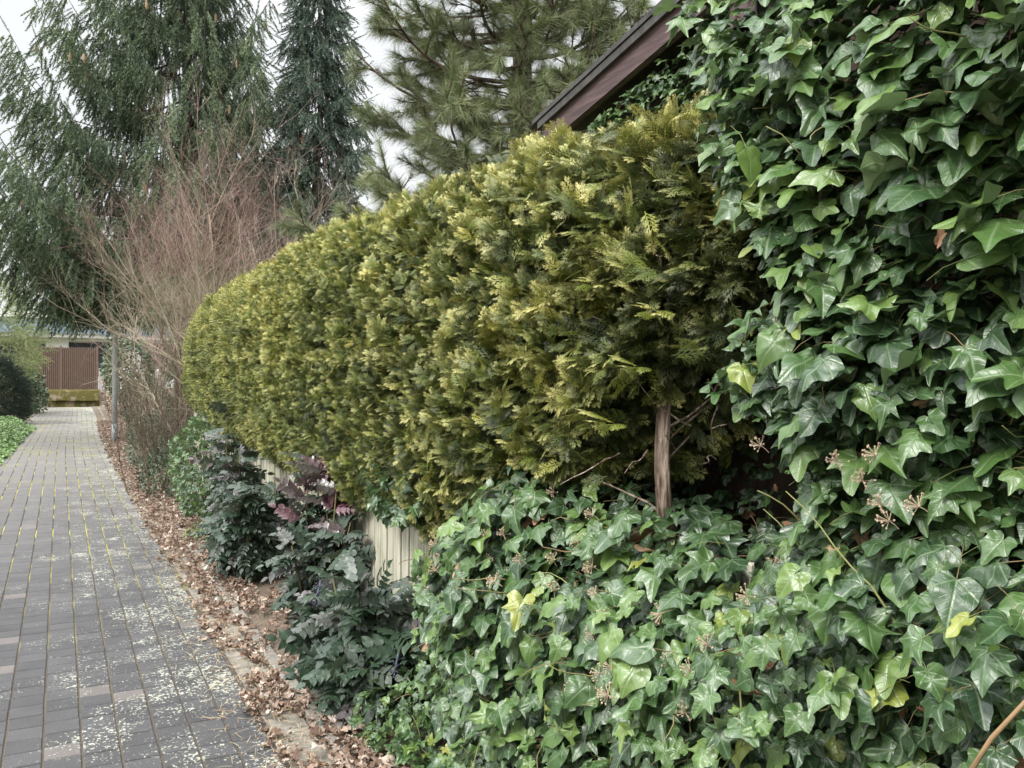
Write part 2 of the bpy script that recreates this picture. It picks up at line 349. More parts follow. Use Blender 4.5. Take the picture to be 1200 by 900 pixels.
# ---------------------------------------------------------------- setting
def bend(y): return .38 * sm(17, 42, y)
PX0, PX1 = -1.11, .84          # path edges
a = Acc(); box(a, -300, 300, -80, 600, -1.0, -.06); tag(a.build('ground', M['ground']), kind='structure')
a = Acc()
ys = np.linspace(-6, 43, 99)
def strip(a, x0, x1, z, ys, mi=0, tint=.5):
    b = bend(ys); v = np.stack([np.concatenate([x0+b, x1+b]), np.concatenate([ys, ys]), np.full(len(ys)*2, z)], 1); n = len(ys)
    F = [];
    for i in range(n-1): F += [(i, i+n, i+n+1), (i, i+n+1, i+1)]
    a.raw(v, F, tint, v.copy(), mi)
a = Acc(); strip(a, PX0-.02, PX1+.02, -.007, ys); tag(a.build('path_bed', M['joint']), kind='structure')
a = Acc(); PW, PL = .150, .144
ncol = int(round((PX1-PX0)/PW))
for k in range(ncol):
    x0 = PX0 + k*PW; off = ru(-.03, .03); y = -4 + off; i = 0
    while y < 41.8:
        b = float(bend(y + PL/2)); wob = ru(-.0015, .0015); zt = ru(-.0012, .0012)
        jx = .0055 if y > 12 else .0048
        tnt = float(np.clip(.28*rng.random() + .28*noise3(y*.35, k*.6)+.2, 0, .9)); 
        if rng.random() < .04 and noise3(y*.8, k*.7, 9) > .5: tnt = .95
        bevbox(a, x0+jx+wob+b, x0+PW-jx+wob+b, y+.0036, y+PL-.0036, -.055, zt, .004, tnt)
        y += PL
tag(a.build('path', M['paver']), kind='structure')
# edging slabs and kerb on the right, soil bed
a = Acc(); y = -4.
while y < 40:
    l = ru(.46, .52); b = float(bend(y)); bevbox(a, PX1+.008+b, PX1+.20+b, y, y+l-.008, -.07, ru(-.018, -.008), .006, ru(0, 1)); y += l
tag(a.build('path_edging', M['slab']), kind='structure')
a = Acc(); y = -4.2
while y < 40:
    l = 1.0; b = float(bend(y)); bevbox(a, PX1+.205+b, PX1+.275+b, y, y+l-.006, -.1, ru(.012, .024), .008, ru(0, 1)); y += l
tag(a.build('kerb', M['slab']), kind='structure')
a = Acc(); y = -4.2
while y < 40:
    b = float(bend(y)); bevbox(a, PX0-.075+b, PX0-.01+b, y, y+.994, -.1, .015, .008, .5); y += 1.0
tag(a.build('kerb_left', M['slab']), kind='structure')
def field(x0, x1, y0, y1, nx, ny, hf):
    X, Y = np.meshgrid(np.linspace(x0, x1, nx), np.linspace(y0, y1, ny)); Z = hf(X, Y)
    v = np.stack([X.ravel(), Y.ravel(), Z.ravel()], 1); F = []
    for j in range(ny-1):
        for i in range(nx-1):
            p = j*nx+i; F += [(p, p+1, p+nx+1), (p, p+nx+1, p+nx)]
    return v, F
a = Acc(); v, F = field(1.09, 4.5, -4, 44, 40, 500, lambda X, Y: -.01 + .05*fbm(X*3, Y*3) * sm(1.09, 1.3, X)); a.raw(v, F, .5, v.copy()); tag(a.build('soil_bed', M['soil'], smooth=True), kind='structure')
a = Acc(); v, F = field(-9, PX0-.07, -4, 44, 40, 200, lambda X, Y: -.03 + .06*fbm(X*2, Y*2)); a.raw(v, F, .5, v.copy()); tag(a.build('soil_bed_left', M['soil'], smooth=True), kind='structure')

# ---------------------------------------------------------------- leaf templates
def leaf_from_outline(half, cen, seed, fold=.18, droop=.25, wav=.03, rings=(0.5,)):
    """half: outline points with x>=0 from base to tip; mirrored"""
    r = np.random.default_rng(seed)
    half = np.array(half, float)
    left = half[::-1].copy(); left[:, 0] *= -1
    pts = np.concatenate([half, left[1:-1]]) if half[0, 0] == 0 else np.concatenate([half, left[1:]])
    pts = pts + r.normal(size=pts.shape) * .022
    n = len(pts)
    # one Catmull-Rom midpoint
    q = []
    for i in range(n):
        p0, p1, p2, p3 = pts[i-1], pts[i], pts[(i+1) % n], pts[(i+2) % n]
        q += [p1, (-p0 + 9*p1 + 9*p2 - p3)/16]
    pts = np.array(q); n = len(pts); cen = np.array(cen)
    V = [cen]; 
    for k in rings: V += list(cen + k*(pts-cen))
    V += list(pts); V = np.array(V); F = []
    nr = len(rings) + 1
    for i in range(n): F.append((0, 1+i, 1+(i+1) % n))
    for g_ in range(nr-1):
        o0 = 1+g_*n; o1 = o0+n
        for i in range(n):
            j = (i+1) % n; F += [(o0+i, o1+i, o1+j), (o0+i, o1+j, o0+j)]
    x, y = V[:, 0], V[:, 1]; rr = np.hypot(x, y-.3)
    z = fold*np.abs(x) - droop*np.maximum(y-.15, 0)**2 - droop*.9*np.maximum(np.abs(x)-.22, 0)**1.3 + wav*np.sin(7*x+r.uniform(0, 6))*1.2 + wav*np.sin(9*y + 5*x + r.uniform(0, 6))
    z += wav*1.6*rr*np.sin(np.arctan2(x, y-.3)*5 + r.uniform(0, 6))
    return Tmp(np.stack([x, y, z], 1), F, np.stack([x, y, z*0], 1))
H_lobed = [(0,.02),(.08,-.13),(.22,-.21),(.36,-.16),(.50,-.04),(.42,.10),(.41,.20),(.58,.44),(.38,.44),(.26,.50),(.20,.66),(.10,.84),(0,1.0)]
H_mid = [(0,.02),(.09,-.12),(.24,-.18),(.38,-.12),(.47,.02),(.46,.18),(.50,.38),(.36,.48),(.24,.60),(.13,.80),(0,.96)]
H_ovate = [(0,0),(.12,-.07),(.28,-.05),(.40,.08),(.43,.24),(.38,.42),(.26,.62),(.12,.82),(0,.98)]
IVY = [leaf_from_outline(H_lobed, (0,.28), 1, .20, .30), leaf_from_outline(H_lobed, (0,.28), 2, .05, .45, .045),
       leaf_from_outline(H_mid, (0,.3), 3, .25, .35), leaf_from_outline(H_mid, (0,.3), 4, -.10, .30, .05),
       leaf_from_outline(H_lobed, (0,.28), 5, .26, .2, .04), leaf_from_outline(H_mid, (0,.3), 6, .10, .50, .04),
       leaf_from_outline(H_lobed, (0,.28), 61, .30, .1, .07), leaf_from_outline(H_mid, (0,.3), 62, .0, .2, .08), leaf_from_outline(H_lobed, (0,.28), 63, -.12, .25, .04), leaf_from_outline(H_lobed, (0,.28), 64, .15, .5, .05)]
IVYO = [leaf_from_outline(H_ovate, (0,.35), 7, .22, .25), leaf_from_outline(H_ovate, (0,.35), 8, .05, .5, .05), leaf_from_outline(H_mid, (0,.3), 9, .3, .15)]
# simple lens leaf
def lens(w=.3, fold=.15, droop=.2):
    v = [(0,0,0),(w*.7,.28,fold*w),(w*.75,.6,fold*w-droop*.2),(0,1,-droop),(-w*.75,.6,fold*w-droop*.2),(-w*.7,.28,fold*w),(0,.45,-droop*.1)]
    return Tmp(v, [(0,1,6),(1,2,6),(2,3,6),(3,4,6),(4,5,6),(5,0,6)])
LENS = lens()
PET = Tmp([(.012,0,0),(-.012,0,0),(0,0,.016),(.009,-.5,-.12),(-.009,-.5,-.12),(0,-.5,-.104),(.009,-1.0,-.42),(-.009,-1.0,-.42),(0,-1.0,-.40)],
          [(0,1,4),(0,4,3),(1,2,5),(1,5,4),(2,0,3),(2,3,5),(3,4,7),(3,7,6),(4,5,8),(4,8,7),(5,3,6),(5,6,8)])

# ---------------------------------------------------------------- ivy
def ivy_scatter(lv, st, P, outw, size, tint, templates, up=.85, spread=.38, dspread=.55, dead=None):
    """P: leaf base points; outw: outward directions"""
    n = len(P); outw = nrm(outw)
    nor = nrm(outw*.8 + np.array([0, -.12, up]) + rn(n, 3)*spread)
    d = np.array([0, 0, -1.]) + outw*.30 + rn(n, 3)*dspread
    d = d - nor*np.sum(d*nor, 1, keepdims=True); d = nrm(d)
    Rm = frames(d, nor)
    # frames() gives normal = side x dir; flip where it points away
    idx = rng.integers(0, len(templates), n)
    asp = np.stack([size*ru(.88, 1.12, n), size*ru(.9, 1.1, n), size], 1)
    for k, t_ in enumerate(templates):
        s_ = idx == k; lv.inst(t_, P[s_], Rm[s_], asp[s_], tint[s_])
    s_ = rng.random(n) < .6
    if st is not None: st.inst(PET, P[s_], Rm[s_], size[s_]*ru(.7, 1.2, s_.sum()), ru(0, 1, s_.sum()))

def jitter_grid(y0, y1, z0, z1, s):
    Y, Z = np.meshgrid(np.arange(y0, y1, s), np.arange(z0, z1, s)); Y = Y.ravel(); Z = Z.ravel()
    return Y + ru(-.55, .55, len(Y))*s, Z + ru(-.55, .55, len(Z))*s

UMB_V = None
def umbel_template():
    a = Acc(); r = np.random.default_rng(3)
    tube(a, [(0,0,0),(0,.25,.03),(0,.5,0)], .018, 3)
    for i in range(15):
        d = r.normal(size=3); d[1] = abs(d[1])*.8+.1; d /= np.linalg.norm(d); e = np.array([0,.5,0]) + d*r.uniform(.38,.5)
        tube(a, [(0,.5,0), e], .013, 3)
        s_ = .055; o = [(s_,0,0),(-s_,0,0),(0,s_,0),(0,-s_,0),(0,0,s_),(0,0,-s_)]
        a.raw(np.array(o)+e, [(0,2,4),(2,1,4),(1,3,4),(3,0,4),(2,0,5),(1,2,5),(3,1,5),(0,3,5)])
    return Tmp(np.concatenate(a.V), np.concatenate(a.F))
UMB = umbel_template()
def wander(p, d, n, step, jit, grav=0):
    p = np.array(p, float); d = np.array(d, float); out = [p.copy()]
    for i in range(n):
        d = d + rn(3)*jit + np.array([0, 0, -grav]); d /= np.linalg.norm(d); p = p + d*step; out.append(p.copy())
    return np.array(out)

# lower ivy growing over the fence ------------------------------------------
def low_top(y): return np.interp(y, [-2, .8, 1.3, 1.62, 2.35, 2.7, 3.0, 3.3, 3.5, 3.75], [1.5, 1.5, 1.40, 1.16, 1.24, 1.42, 1.22, 1.08, .85, .10])
def low_x(y, z):
    tp = low_top(y); b = .20*(fbm(y*2.6, z*2.6, 1.3)-.5) + .10*(fbm(y*7, z*7, 4)-.5)
    x = 1.32 - b + .22*sm(-.30, .02, z-tp) + .10*sm(2.7, 3.6, y) - .12*sm(.5, 0, z)*1.0
    return x
def ivy_low():
    root = empty('climbing_ivy', (1.5, 2.0, 0), 'dark green ivy mound with tan seed heads smothering the near end of the low fence', 'ivy', 'ivy plants')
    lv, st, dd = Acc(), Acc(), Acc()
    for layer, (s_, dep, szm) in enumerate(((.050, 0., 1.), (.047, .05, 1.), (.048, .11, 1.), (.05, .18, 1.05), (.055, .26, 1.1))):
        Y, Z = jitter_grid(-1.6, 3.75, .0, 1.56, s_)
        keep = (Z < low_top(Y) + ru(-.03, .04, len(Y)))
        cl = fbm(Y*6, Z*6, 9.1, 2)
        if layer == 0: keep &= cl > .40
        if layer == 1: keep &= cl > .30
        Y, Z = Y[keep], Z[keep]; n = len(Y)
        X = low_x(Y, Z) + dep + ru(-.035, .03, n)
        if layer == 0: X -= .05*(cl[keep]-.4)/.3
        P = np.stack([X, Y, Z+.03], 1)
        o = np.stack([-np.ones(n), ru(-.25, .35, n), .9*sm(-.25, .05, Z-low_top(Y))], 1)
        near = np.interp(Y, [0, 1.0, 1.7, 2.8, 3.4, 3.7], [.060, .066, .078, .082, .062, .044]) * np.interp(Z, [0, .35, .7], [.62, .8, 1.0])
        small = fbm(Y*2.2, Z*2.2, 20) < .42
        size = near*ru(.62, 1.28, n)*np.where(small, .8, 1)*szm
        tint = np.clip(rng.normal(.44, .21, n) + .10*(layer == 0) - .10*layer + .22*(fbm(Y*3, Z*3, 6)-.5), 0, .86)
        ye = rng.random(n) < .035; tint[ye] = ru(.87, .97, ye.sum())
        rt = sm(1.5, .9, Y); tint = np.where(tint < .86, np.clip(tint - .12*rt + .10*rt*rn(n), 0, .85), tint)
        ye2 = rng.random(n) < .03*rt; tint[ye2] = ru(.84, .96, ye2.sum()); size = np.where(ye2, size*.6, size)
        de = (rng.random(n) < .008+.035*rt) & (layer < 4)
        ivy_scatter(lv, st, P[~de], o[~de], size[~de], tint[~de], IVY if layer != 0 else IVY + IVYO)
        if de.any(): ivy_scatter(dd, None, P[de], o[de], size[de]*.85, ru(0, 1, de.sum()), [IVY[5], IVY[4]], spread=1., dspread=1.)
    # stems
    for i in range(150):
        y = ru(-.8, 3.6); z = ru(.05, 1.)*float(low_top(y)); x = float(low_x(y, z))+ru(-.01, .12)
        pts = wander((x, y, z), (ru(-.3, .3), ru(-1, 1), ru(-.4, 1)), 7, ru(.02, .05), .25)
        tube(st, pts, np.linspace(.0026, .0012, 8), 5, ru(0, 1))
    for i in range(26):   # thin bare runners sticking out in front
        y = ru(.4, 3.4); z = ru(.3, 1.)*float(low_top(y)); x = float(low_x(y, z))-.03
        tube(st, wander((x, y, z), (-.5, ru(-1, 1), ru(-.2, .6)), 6, .03, .2, .03), np.linspace(.0028, .0012, 7), 4, ru(.0, .3))
    lv.build('leaves', M['ivy'], root, True); st.build('stems', M['petiole'], root, True)
    dd.build('withered_leaves', M['ivy_dead'], root, True)
    spots = [(.56,.0),]
    us = []
    for i in range(34):
        if i < 24: y = ru(1.25, 2.6); z = float(low_top(y))-ru(0.02, .38)
        else: y = ru(2.4, 3.3); z = float(low_top(y))-ru(.05, .4)
        us.append((float(low_x(y, z))-.06, y, z))
    us += [(1.22, 1.78, .84), (1.2, 1.70, .86), (1.23, 1.9, .80)]
    d = np.array([-.6, 0, .5]) + rn(len(us), 3)*.5
    Rm = frames(d, np.array([0, .3, 1.])+rn(len(us), 3)*.2)
    for i, p in enumerate(us):
        q = Acc(); q.inst(UMB, np.array([p]), Rm[i:i+1], np.array([ru(.042, .060)]), np.array([.5])); q.build('seed_head', M['umbel'], root)
    return root
ivy_low()

# upper ivy on the shed wall -------------------------------------------------
def up_edge(z):  # largest y the outer mass reaches at height z
    return np.interp(z, [1.3, 1.45, 1.60, 1.70, 1.80, 1.92, 2.05, 2.2, 2.4, 2.6, 3.2], [1.44, 1.53, 1.71, 1.66, 1.50, 1.57, 1.66, 1.72, 1.80, 1.95, 2.2])
def up_x(y, z):
    b = .26*(fbm(y*2.4, z*2.4, 31)-.5) + .12*(fbm(y*7, z*7, 35)-.5)
    e = sm(.10, -.22, y-up_edge(z))
    x = 1.95 - .58*e - .55*b*np.clip(e, .25, 1)
    x += .14*sm(2.3, 2.9, z)*e
    x -= .10*sm(1.9, 2.2, z)*sm(1.1, .7, y)
    x += .06*sm(1.62, 1.45, z)*e
    return x
def ivy_up():
    root = empty('climbing_ivy', (2.0, .8, 0), 'tall ivy curtain with big glossy leaves covering the brown shed wall, right of the hedge', 'ivy', 'ivy plants')
    lv, st, dd = Acc(), Acc(), Acc()
    for layer, (s_, dep) in enumerate(((.046, -.015), (.042, .02), (.043, .07), (.047, .13), (.055, .22))):
        Y, Z = jitter_grid(-1.6, 3.3, 1.05, 3.45, s_)
        keep = (Y < up_edge(Z)+.02) | ((Z > 2.05 + .25*(Y-1.8)) & (Y < 3.25))
        keep |= (rng.random(len(Y)) < .5) & (Z < 2.0) & (layer in (1, 3)) & (Y < 2.6)
        roofz = 2.62 + .2*(3.35-Y)
        keep &= Z < roofz + .0
        cl = fbm(Y*5, Z*5, 49.1, 2)
        if layer == 0: keep &= (cl > .36) & (Y < up_edge(Z))
        if layer == 1: keep &= (cl > .24) | (Y > up_edge(Z))
        Y, Z = Y[keep], Z[keep]; n = len(Y); cl = cl[keep]
        x0 = up_x(Y, Z); onwall = sm(1.6, 1.9, x0)
        X = x0 + dep*(1-.55*onwall) + ru(-.04, .035, n)
        X = np.minimum(X, 2.07)
        P = np.stack([X, Y, Z+.03], 1)
        e = sm(-.3, 0, Y-up_edge(Z))*(1-onwall)
        o = np.stack([-np.ones(n), ru(-.3, .4, n)+.5*e, .35+0*Z], 1)
        size = (.066 + .012*sm(1.5, .6, Y)*sm(1.65, 1.95, Z) - .014*onwall - .010*sm(2.3, 2.8, Z))*(.55+.85*rng.random(n)**1.3)
        size *= np.where(fbm(Y*2, Z*2, 60) < .42, .82, 1)
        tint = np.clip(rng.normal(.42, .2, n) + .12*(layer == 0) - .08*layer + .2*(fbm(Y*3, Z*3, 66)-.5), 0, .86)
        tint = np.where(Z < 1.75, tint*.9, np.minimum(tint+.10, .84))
        ye = rng.random(n) < .018; tint[ye] = ru(.86, .95, ye.sum())
        de = rng.random(n) < np.where(Z < 1.6, .03, .008)
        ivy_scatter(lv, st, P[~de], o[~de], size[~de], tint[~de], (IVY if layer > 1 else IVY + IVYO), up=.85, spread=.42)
        if de.any(): ivy_scatter(dd, None, P[de], o[de], size[de]*.62, ru(0, 1, de.sum()), [IVY[5], IVY[4]], spread=1., dspread=1.)
    for i in range(110):
        z = ru(1.15, 2.7); y = ru(-.5, 1.)*.8+.5; y = min(y, float(up_edge(z))-.02); x = float(up_x(y, z))+ru(.03, .13)
        tube(st, wander((x, y, z), (ru(-.4, .2), ru(-1, 1), ru(-.4, .8)), 7, ru(.015, .035), .3), np.linspace(.0026, .0010, 8), 5, ru(.2, 1))
    lv.build('leaves', M['ivy'], root, True); st.build('stems', M['petiole'], root, True)
    dd.build('withered_leaves', M['ivy_dead'], root, True)
    for i in range(9):
        z = ru(1.36, 1.5); y = ru(.9, 1.5); q = Acc()
        q.inst(UMB, np.array([(float(up_x(y, z))-.07, y, z)]), frames(np.array([[-.6, ru(-.5, .5), .5]]), np.array([[0, .3, 1.]])), np.array([.05]), np.array([.5])); q.build('seed_head', M['umbel'], root)
    return root
ivy_up()
# bare runner in the bottom right corner
a = Acc(); tube(a, [(1.17, .62, 1.30), (1.13, .665, 1.235), (1.10, .70, 1.17), (1.10, .735, 1.10), (1.13, .76, 1.0), (1.22, .78, .9)], np.linspace(.0028, .0045, 6), 6, .9)
tag(a.build('ivy_runner', M['petiole'], smooth=True), 'bare reddish-brown ivy runner rising through the leaves at the right edge', 'ivy stem')

# ---------------------------------------------------------------- shed
def shed():
    root = empty('garden_shed', (3.2, 1.0, 0), 'brown timber shed with a low-pitched roof, its gable wall buried in ivy', 'shed')
    def rz(y): return 2.80 + .2*(3.35-y)
    a = Acc(); prism(a, [(-2.6, -.02), (3.2, -.02), (3.2, rz(3.2)-.16), (-.3, rz(-.3)-.16), (-2.6, rz(-.3)-.16-.46)], 0, 2.12, 5.5); a.build('wall', M['shedwall'], root)
    a = Acc(); prism(a, [(-.3, rz(-.3)), (3.42, rz(3.42)), (3.42, rz(3.42)+.02), (-.3, rz(-.3)+.02)], 0, 1.90, 5.7)
    prism(a, [(-.3, rz(-.3)), (-3.0, rz(-.3)-.54), (-3.0, rz(-.3)-.52), (-.3, rz(-.3)+.02)], 0, 1.90, 5.7); a.build('roof', M['roof'], root)
    a = Acc(); prism(a, [(-.3, rz(-.3)-.125), (3.36, rz(3.36)-.125), (3.36, rz(3.36)-.003), (-.3, rz(-.3)-.003)], 0, 1.925, 1.955); a.build('barge_board', M['barge'], root)
    a = Acc(); prism(a, [(-.3, rz(-.3)-.0), (3.39, rz(3.39)-.0), (3.39, rz(3.39)+.0), (-.3, rz(-.3)+.0)], 0, 1.91, 1.95)
    prism(a, [(-.3, rz(-.3)-.035), (3.38, rz(3.38)-.035), (3.38, rz(3.38)-.004), (-.3, rz(-.3)-.004)], 0, 1.906, 1.922); a.build('roof_trim', M['roof'], root)
    a = Acc(); bevbox(a, 1.40, 1.46, 1.47, 1.56, 2.47, 3.10, .004); box(a, 1.461, 2.11, 1.48, 1.55, 2.98, 3.08); a.build('eaves_bracket', M['barge'], root)
shed()

# ---------------------------------------------------------------- fence
def fence():
    root = empty('board_fence', (1.62, 5, 0), 'low weathered white fence of vertical boards under the golden hedge', 'fence')
    a = Acc(); y = -2.0
    while y < 12.2:
        wd = .094; t0 = ru(-.006, .006); lean = ru(-.003, .003)
        bevbox(a, 1.60+t0, 1.622+t0, y, y+wd, .03+ru(0, .015), 1.16+ru(-.01, .01), .004, ru(0, 1)); y += wd + .014
    a.build('boards', M['fence'], root)
    for z in (.28, .95):
        a = Acc(); box(a, 1.63, 1.67, -2, 12.2, z, z+.07); a.build('rail', M['fence'], root)
    y = -1.5
    while y < 12.3:
        a = Acc(); bevbox(a, 1.672, 1.752, y, y+.08, -.05, 1.12, .006, .3); a.build('post', M['fence'], root); y += 1.9
fence()

# ---------------------------------------------------------------- thuja hedge
def spray_template(seed, detail=2):
    """flat fern-like spray, length 1 along +y, in the xy plane, drooping tip"""
    r = np.random.default_rng(seed); V = []; F = []; Lc = []
    def blade(p, d, l, w_, t0, t1, full=True):
        d = d/np.linalg.norm(d); s_ = np.array([-d[1], d[0]])*w_/2; o = len(V); e = p+d*l
        if full:
            pt = ((p-s_*.6, t0), (p+s_*.6, t0), (p+d*l*.6+s_, (t0+t1)/2), (e, t1), (p+d*l*.6-s_, (t0+t1)/2)); F.extend([(o, o+1, o+2), (o, o+2, o+4), (o+2, o+3, o+4)])
        else: pt = ((p-s_, t0), (p+s_, t0), (e, t1)); F.append((o, o+1, o+2))
        for q, tt in pt: V.append((q[0], q[1], 0)); Lc.append((q[0], q[1], tt))
    wd = (.056, .044, .040)[detail]
    blade(np.array([0, 0.]), np.array([r.normal()*.05, 1.]), 1.0, wd, 0, 1)
    nb = (3, 4, 5)[detail]
    for i in range(nb):
        y = .10 + .76*i/nb
        for sx in (-1, 1):
            L_ = (.50*(1-y*.55))*r.uniform(.7, 1.2); an = r.uniform(.52, .82) if detail == 2 else r.uniform(.46, .76)
            p = np.array([0, y+(.05 if sx > 0 else 0)]); d = np.array([sx*math.sin(an), math.cos(an)])
            blade(p, d, L_, wd*1.05, y*.6, min(1, y*.6+L_*1.1), detail > 0)
            if detail == 2:
                for k in range(2 if L_ > .30 else 1):
                    q = p + d*L_*(.30+.32*k)
                    for s2 in (-1, 1):
                        a2 = an*sx + s2*r.uniform(.5, .8); d2 = np.array([math.sin(a2), math.cos(a2)])
                        blade(q, d2, L_*(.46-.10*k), .038, y*.6+.2, min(1.1, y*.6+L_*1.0+.15), False)
    V = np.array(V); Lc = np.array(Lc)
    V[:, 2] = -.25*V[:, 1]**2 - .28*np.abs(V[:, 0])**1.5 + .02*np.sin(V[:, 0]*12)
    return Tmp(V, F, Lc)
def plume_template(sprays, seed, n=7):
    """a branch tip of several sprays; length ~1"""
    r = np.random.default_rng(seed); V = []; F = []; Lc = []; o = 0
    for i in range(n):
        t_ = (i+.6)/n; p = np.array([0, t_*.62, -.06*t_*t_ + r.normal()*.05]); sx = (-1)**i
        an = sx*r.uniform(.25, .75) if i < n-1 else 0
        s_ = sprays[r.integers(len(sprays))]; sc = r.uniform(.36, .54)*(1.1-.30*t_)
        d = np.array([math.sin(an), math.cos(an), r.normal()*.32]); no = np.array([r.normal()*.7, r.normal()*.4, 1.])
        Rm = frames(d[None], no[None])[0]
        V.append((s_.v*sc) @ Rm.T + p); F.append(s_.f + o); o += len(s_.v)
        lc = s_.loc.copy(); lc[:, 2] = lc[:, 2]*(.55+.45*t_) + .15*t_; lc[:, 0] = r.random(); Lc.append(lc)
    return Tmp(np.concatenate(V), np.concatenate(F), np.concatenate(Lc))
SPR = [spray_template(s_) for s_ in (1, 2, 3)]; SPR_LO = [spray_template(s_, 1) for s_ in (4, 5)]; SPR_XLO = [spray_template(s_, 0) for s_ in (6, 7)]
PLM = [plume_template(SPR, s_, 6) for s_ in (11, 12, 13, 14, 15, 16)]; PLM_LO = [plume_template(SPR_LO, s_, 7) for s_ in (21, 22, 23)]; PLM_XLO = [plume_template(SPR_XLO, s_, 6) for s_ in (31, 32, 33)]
HY0, HY1 = 1.66, 12.3
def hedge_par(Y):
    """centre x, centre z, half width, half height"""
    Y = np.asarray(Y, float)
    near = sm(HY0-.1, HY0+.9, Y); far = sm(HY1+.1, HY1-.9, Y)
    top = np.interp(Y, [1.5, 2.0, 2.6, 3.6, 5, 7, 10, 12.3], [2.40, 2.47, 2.50, 2.59, 2.66, 2.67, 2.58, 2.45])
    bot = np.interp(Y, [1.5, 1.75, 1.95, 2.10, 2.4, 2.8, 3.4, 5, 8, 12], [1.86, 1.73, 1.60, 1.42, 1.26, 1.12, .86, .80, .90, 1.10])
    aw = (.60 - .22*(1-near))*(.35+.65*far**.5)
    xc = np.interp(Y, [1.5, 2.5, 4, 12], [1.93, 1.92, 1.95, 1.97])
    return xc, (top+bot)/2, aw, (top-bot)/2*(.5+.5*far**.5)
def hedge():
    root = empty('thuja_hedge', (1.85, 6, 0), 'long clipped golden-green conifer hedge leaning out over the white fence', 'hedge')
    fo = Acc()
    def fill(y0, y1, dens, tmpl, smin, smax, depths):
        n = int((y1-y0)*dens)
        for dep in depths:
            Y = ru(y0, y1, n)
            # points on a superellipse section: path face, top, underside of the face
            ex = .62; pw = 2/ex; xc, zc, aw, ah = hedge_par(Y); kd = rng.random(n); e_ = ru(-1, 1, n)
            other = (1-np.abs(e_)**pw)**(1/pw); f1 = kd < .60; f2 = kd > .92
            ux = np.where(f1, -other, np.where(f2, -np.abs(e_), np.clip(e_*1.25-.25, -1, 1)))
            uz = np.where(f1, e_, np.where(f2, -other, (1-np.abs(np.clip(e_*1.25-.25, -1, 1))**pw)**(1/pw)))
            c = np.sign(ux)*np.abs(ux)**(1/ex); s_ = np.sign(uz)*np.abs(uz)**(1/ex); th = np.arctan2(s_, c) % (2*math.pi)
            lump = .13*(fbm(Y*1.9, uz*1.6+ux*1.3, 3)-.5) + np.interp(Y, [2.4, 5, 8], [.20, .13, .07])*(fbm(Y*6.5, uz*6+ux*4, 8, 2)-.5)
            k = 1 + (lump - dep)/aw
            P = np.stack([xc+ux*aw*k, Y, zc+uz*ah*(1+(lump-dep)/ah)], 1)
            nor = nrm(np.stack([np.sign(c)*np.abs(c)**(2-ex)/aw, np.zeros(n), np.sign(s_)*np.abs(s_)**(2-ex)/ah], 1))
            nor[:, 1] = -.7*sm(.55, 0, Y-HY0) + .8*sm(.6, 0, HY1-Y)
            d = nrm(nor*.75 + np.array([0, 0, .38]) + rn(n, 3)*np.array([.35, .55, .38]))
            up = nrm(np.array([0, 0, 1.])*.9 + nor*.45 + rn(n, 3)*.55)
            size = ru(smin, smax, n)
            P = P - d*(size*.62)[:, None]
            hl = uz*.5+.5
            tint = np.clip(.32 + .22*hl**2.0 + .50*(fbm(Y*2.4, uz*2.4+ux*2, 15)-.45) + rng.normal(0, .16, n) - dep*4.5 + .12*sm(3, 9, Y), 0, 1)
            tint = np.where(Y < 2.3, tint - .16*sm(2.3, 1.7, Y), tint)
            Rm = frames(d, up); ix = rng.integers(0, len(tmpl), n)
            for q in range(len(tmpl)):
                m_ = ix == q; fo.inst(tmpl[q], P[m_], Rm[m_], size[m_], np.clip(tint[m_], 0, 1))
    fill(HY0, 2.5, 900, PLM, .14, .24, (0, .06, .14))
    fill(2.5, 3.1, 980, PLM, .12, .21, (0, .06, .14))
    fill(3.1, 4.2, 1150, PLM, .11, .18, (0, .06))
    fill(4.2, 7.5, 1450, PLM_LO, .09, .15, (0, .055))
    fill(7.5, HY1, 1500, PLM_XLO, .08, .135, (0, .05))
    # a few golden sprays standing out at the near end
    k = 14; P = np.stack([ru(1.36, 1.46, k), ru(1.72, 2.25, k), ru(1.45, 2.1, k)], 1)
    d = nrm(np.array([-.7, -.5, .1])+rn(k, 3)*.4)
    fo.inst(PLM[0], P, frames(d, np.array([-.3, 0, 1.])+rn(k, 3)*.4), ru(.14, .22, k), ru(.5, .8, k))
    for k in range(34):   # small bare twigs among the sprays near the trunk
        y = ru(1.75, 2.9); z = ru(1.3, 2.1)
        tube(fo, wander((ru(1.5, 1.75), y, z), (-.8, ru(-1, 1), ru(-.3, .7)), 6, .04, .18), np.linspace(.003, .001, 7), 4, .5, mi=1)
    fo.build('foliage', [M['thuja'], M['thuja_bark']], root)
    # dark shell added inside the foliage to block light
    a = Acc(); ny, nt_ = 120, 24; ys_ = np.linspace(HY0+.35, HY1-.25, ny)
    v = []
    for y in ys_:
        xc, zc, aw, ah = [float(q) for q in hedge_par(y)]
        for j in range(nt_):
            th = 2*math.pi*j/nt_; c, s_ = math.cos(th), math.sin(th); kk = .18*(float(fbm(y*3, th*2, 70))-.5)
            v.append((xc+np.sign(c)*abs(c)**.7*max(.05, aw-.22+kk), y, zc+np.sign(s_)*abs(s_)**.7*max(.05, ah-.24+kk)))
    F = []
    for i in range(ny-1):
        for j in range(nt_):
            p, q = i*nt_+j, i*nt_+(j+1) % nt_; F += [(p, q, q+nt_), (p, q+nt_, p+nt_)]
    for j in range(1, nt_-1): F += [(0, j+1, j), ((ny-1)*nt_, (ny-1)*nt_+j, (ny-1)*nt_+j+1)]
    a.raw(v, F); a.build('light_block_core', M['thuja_core'], root)
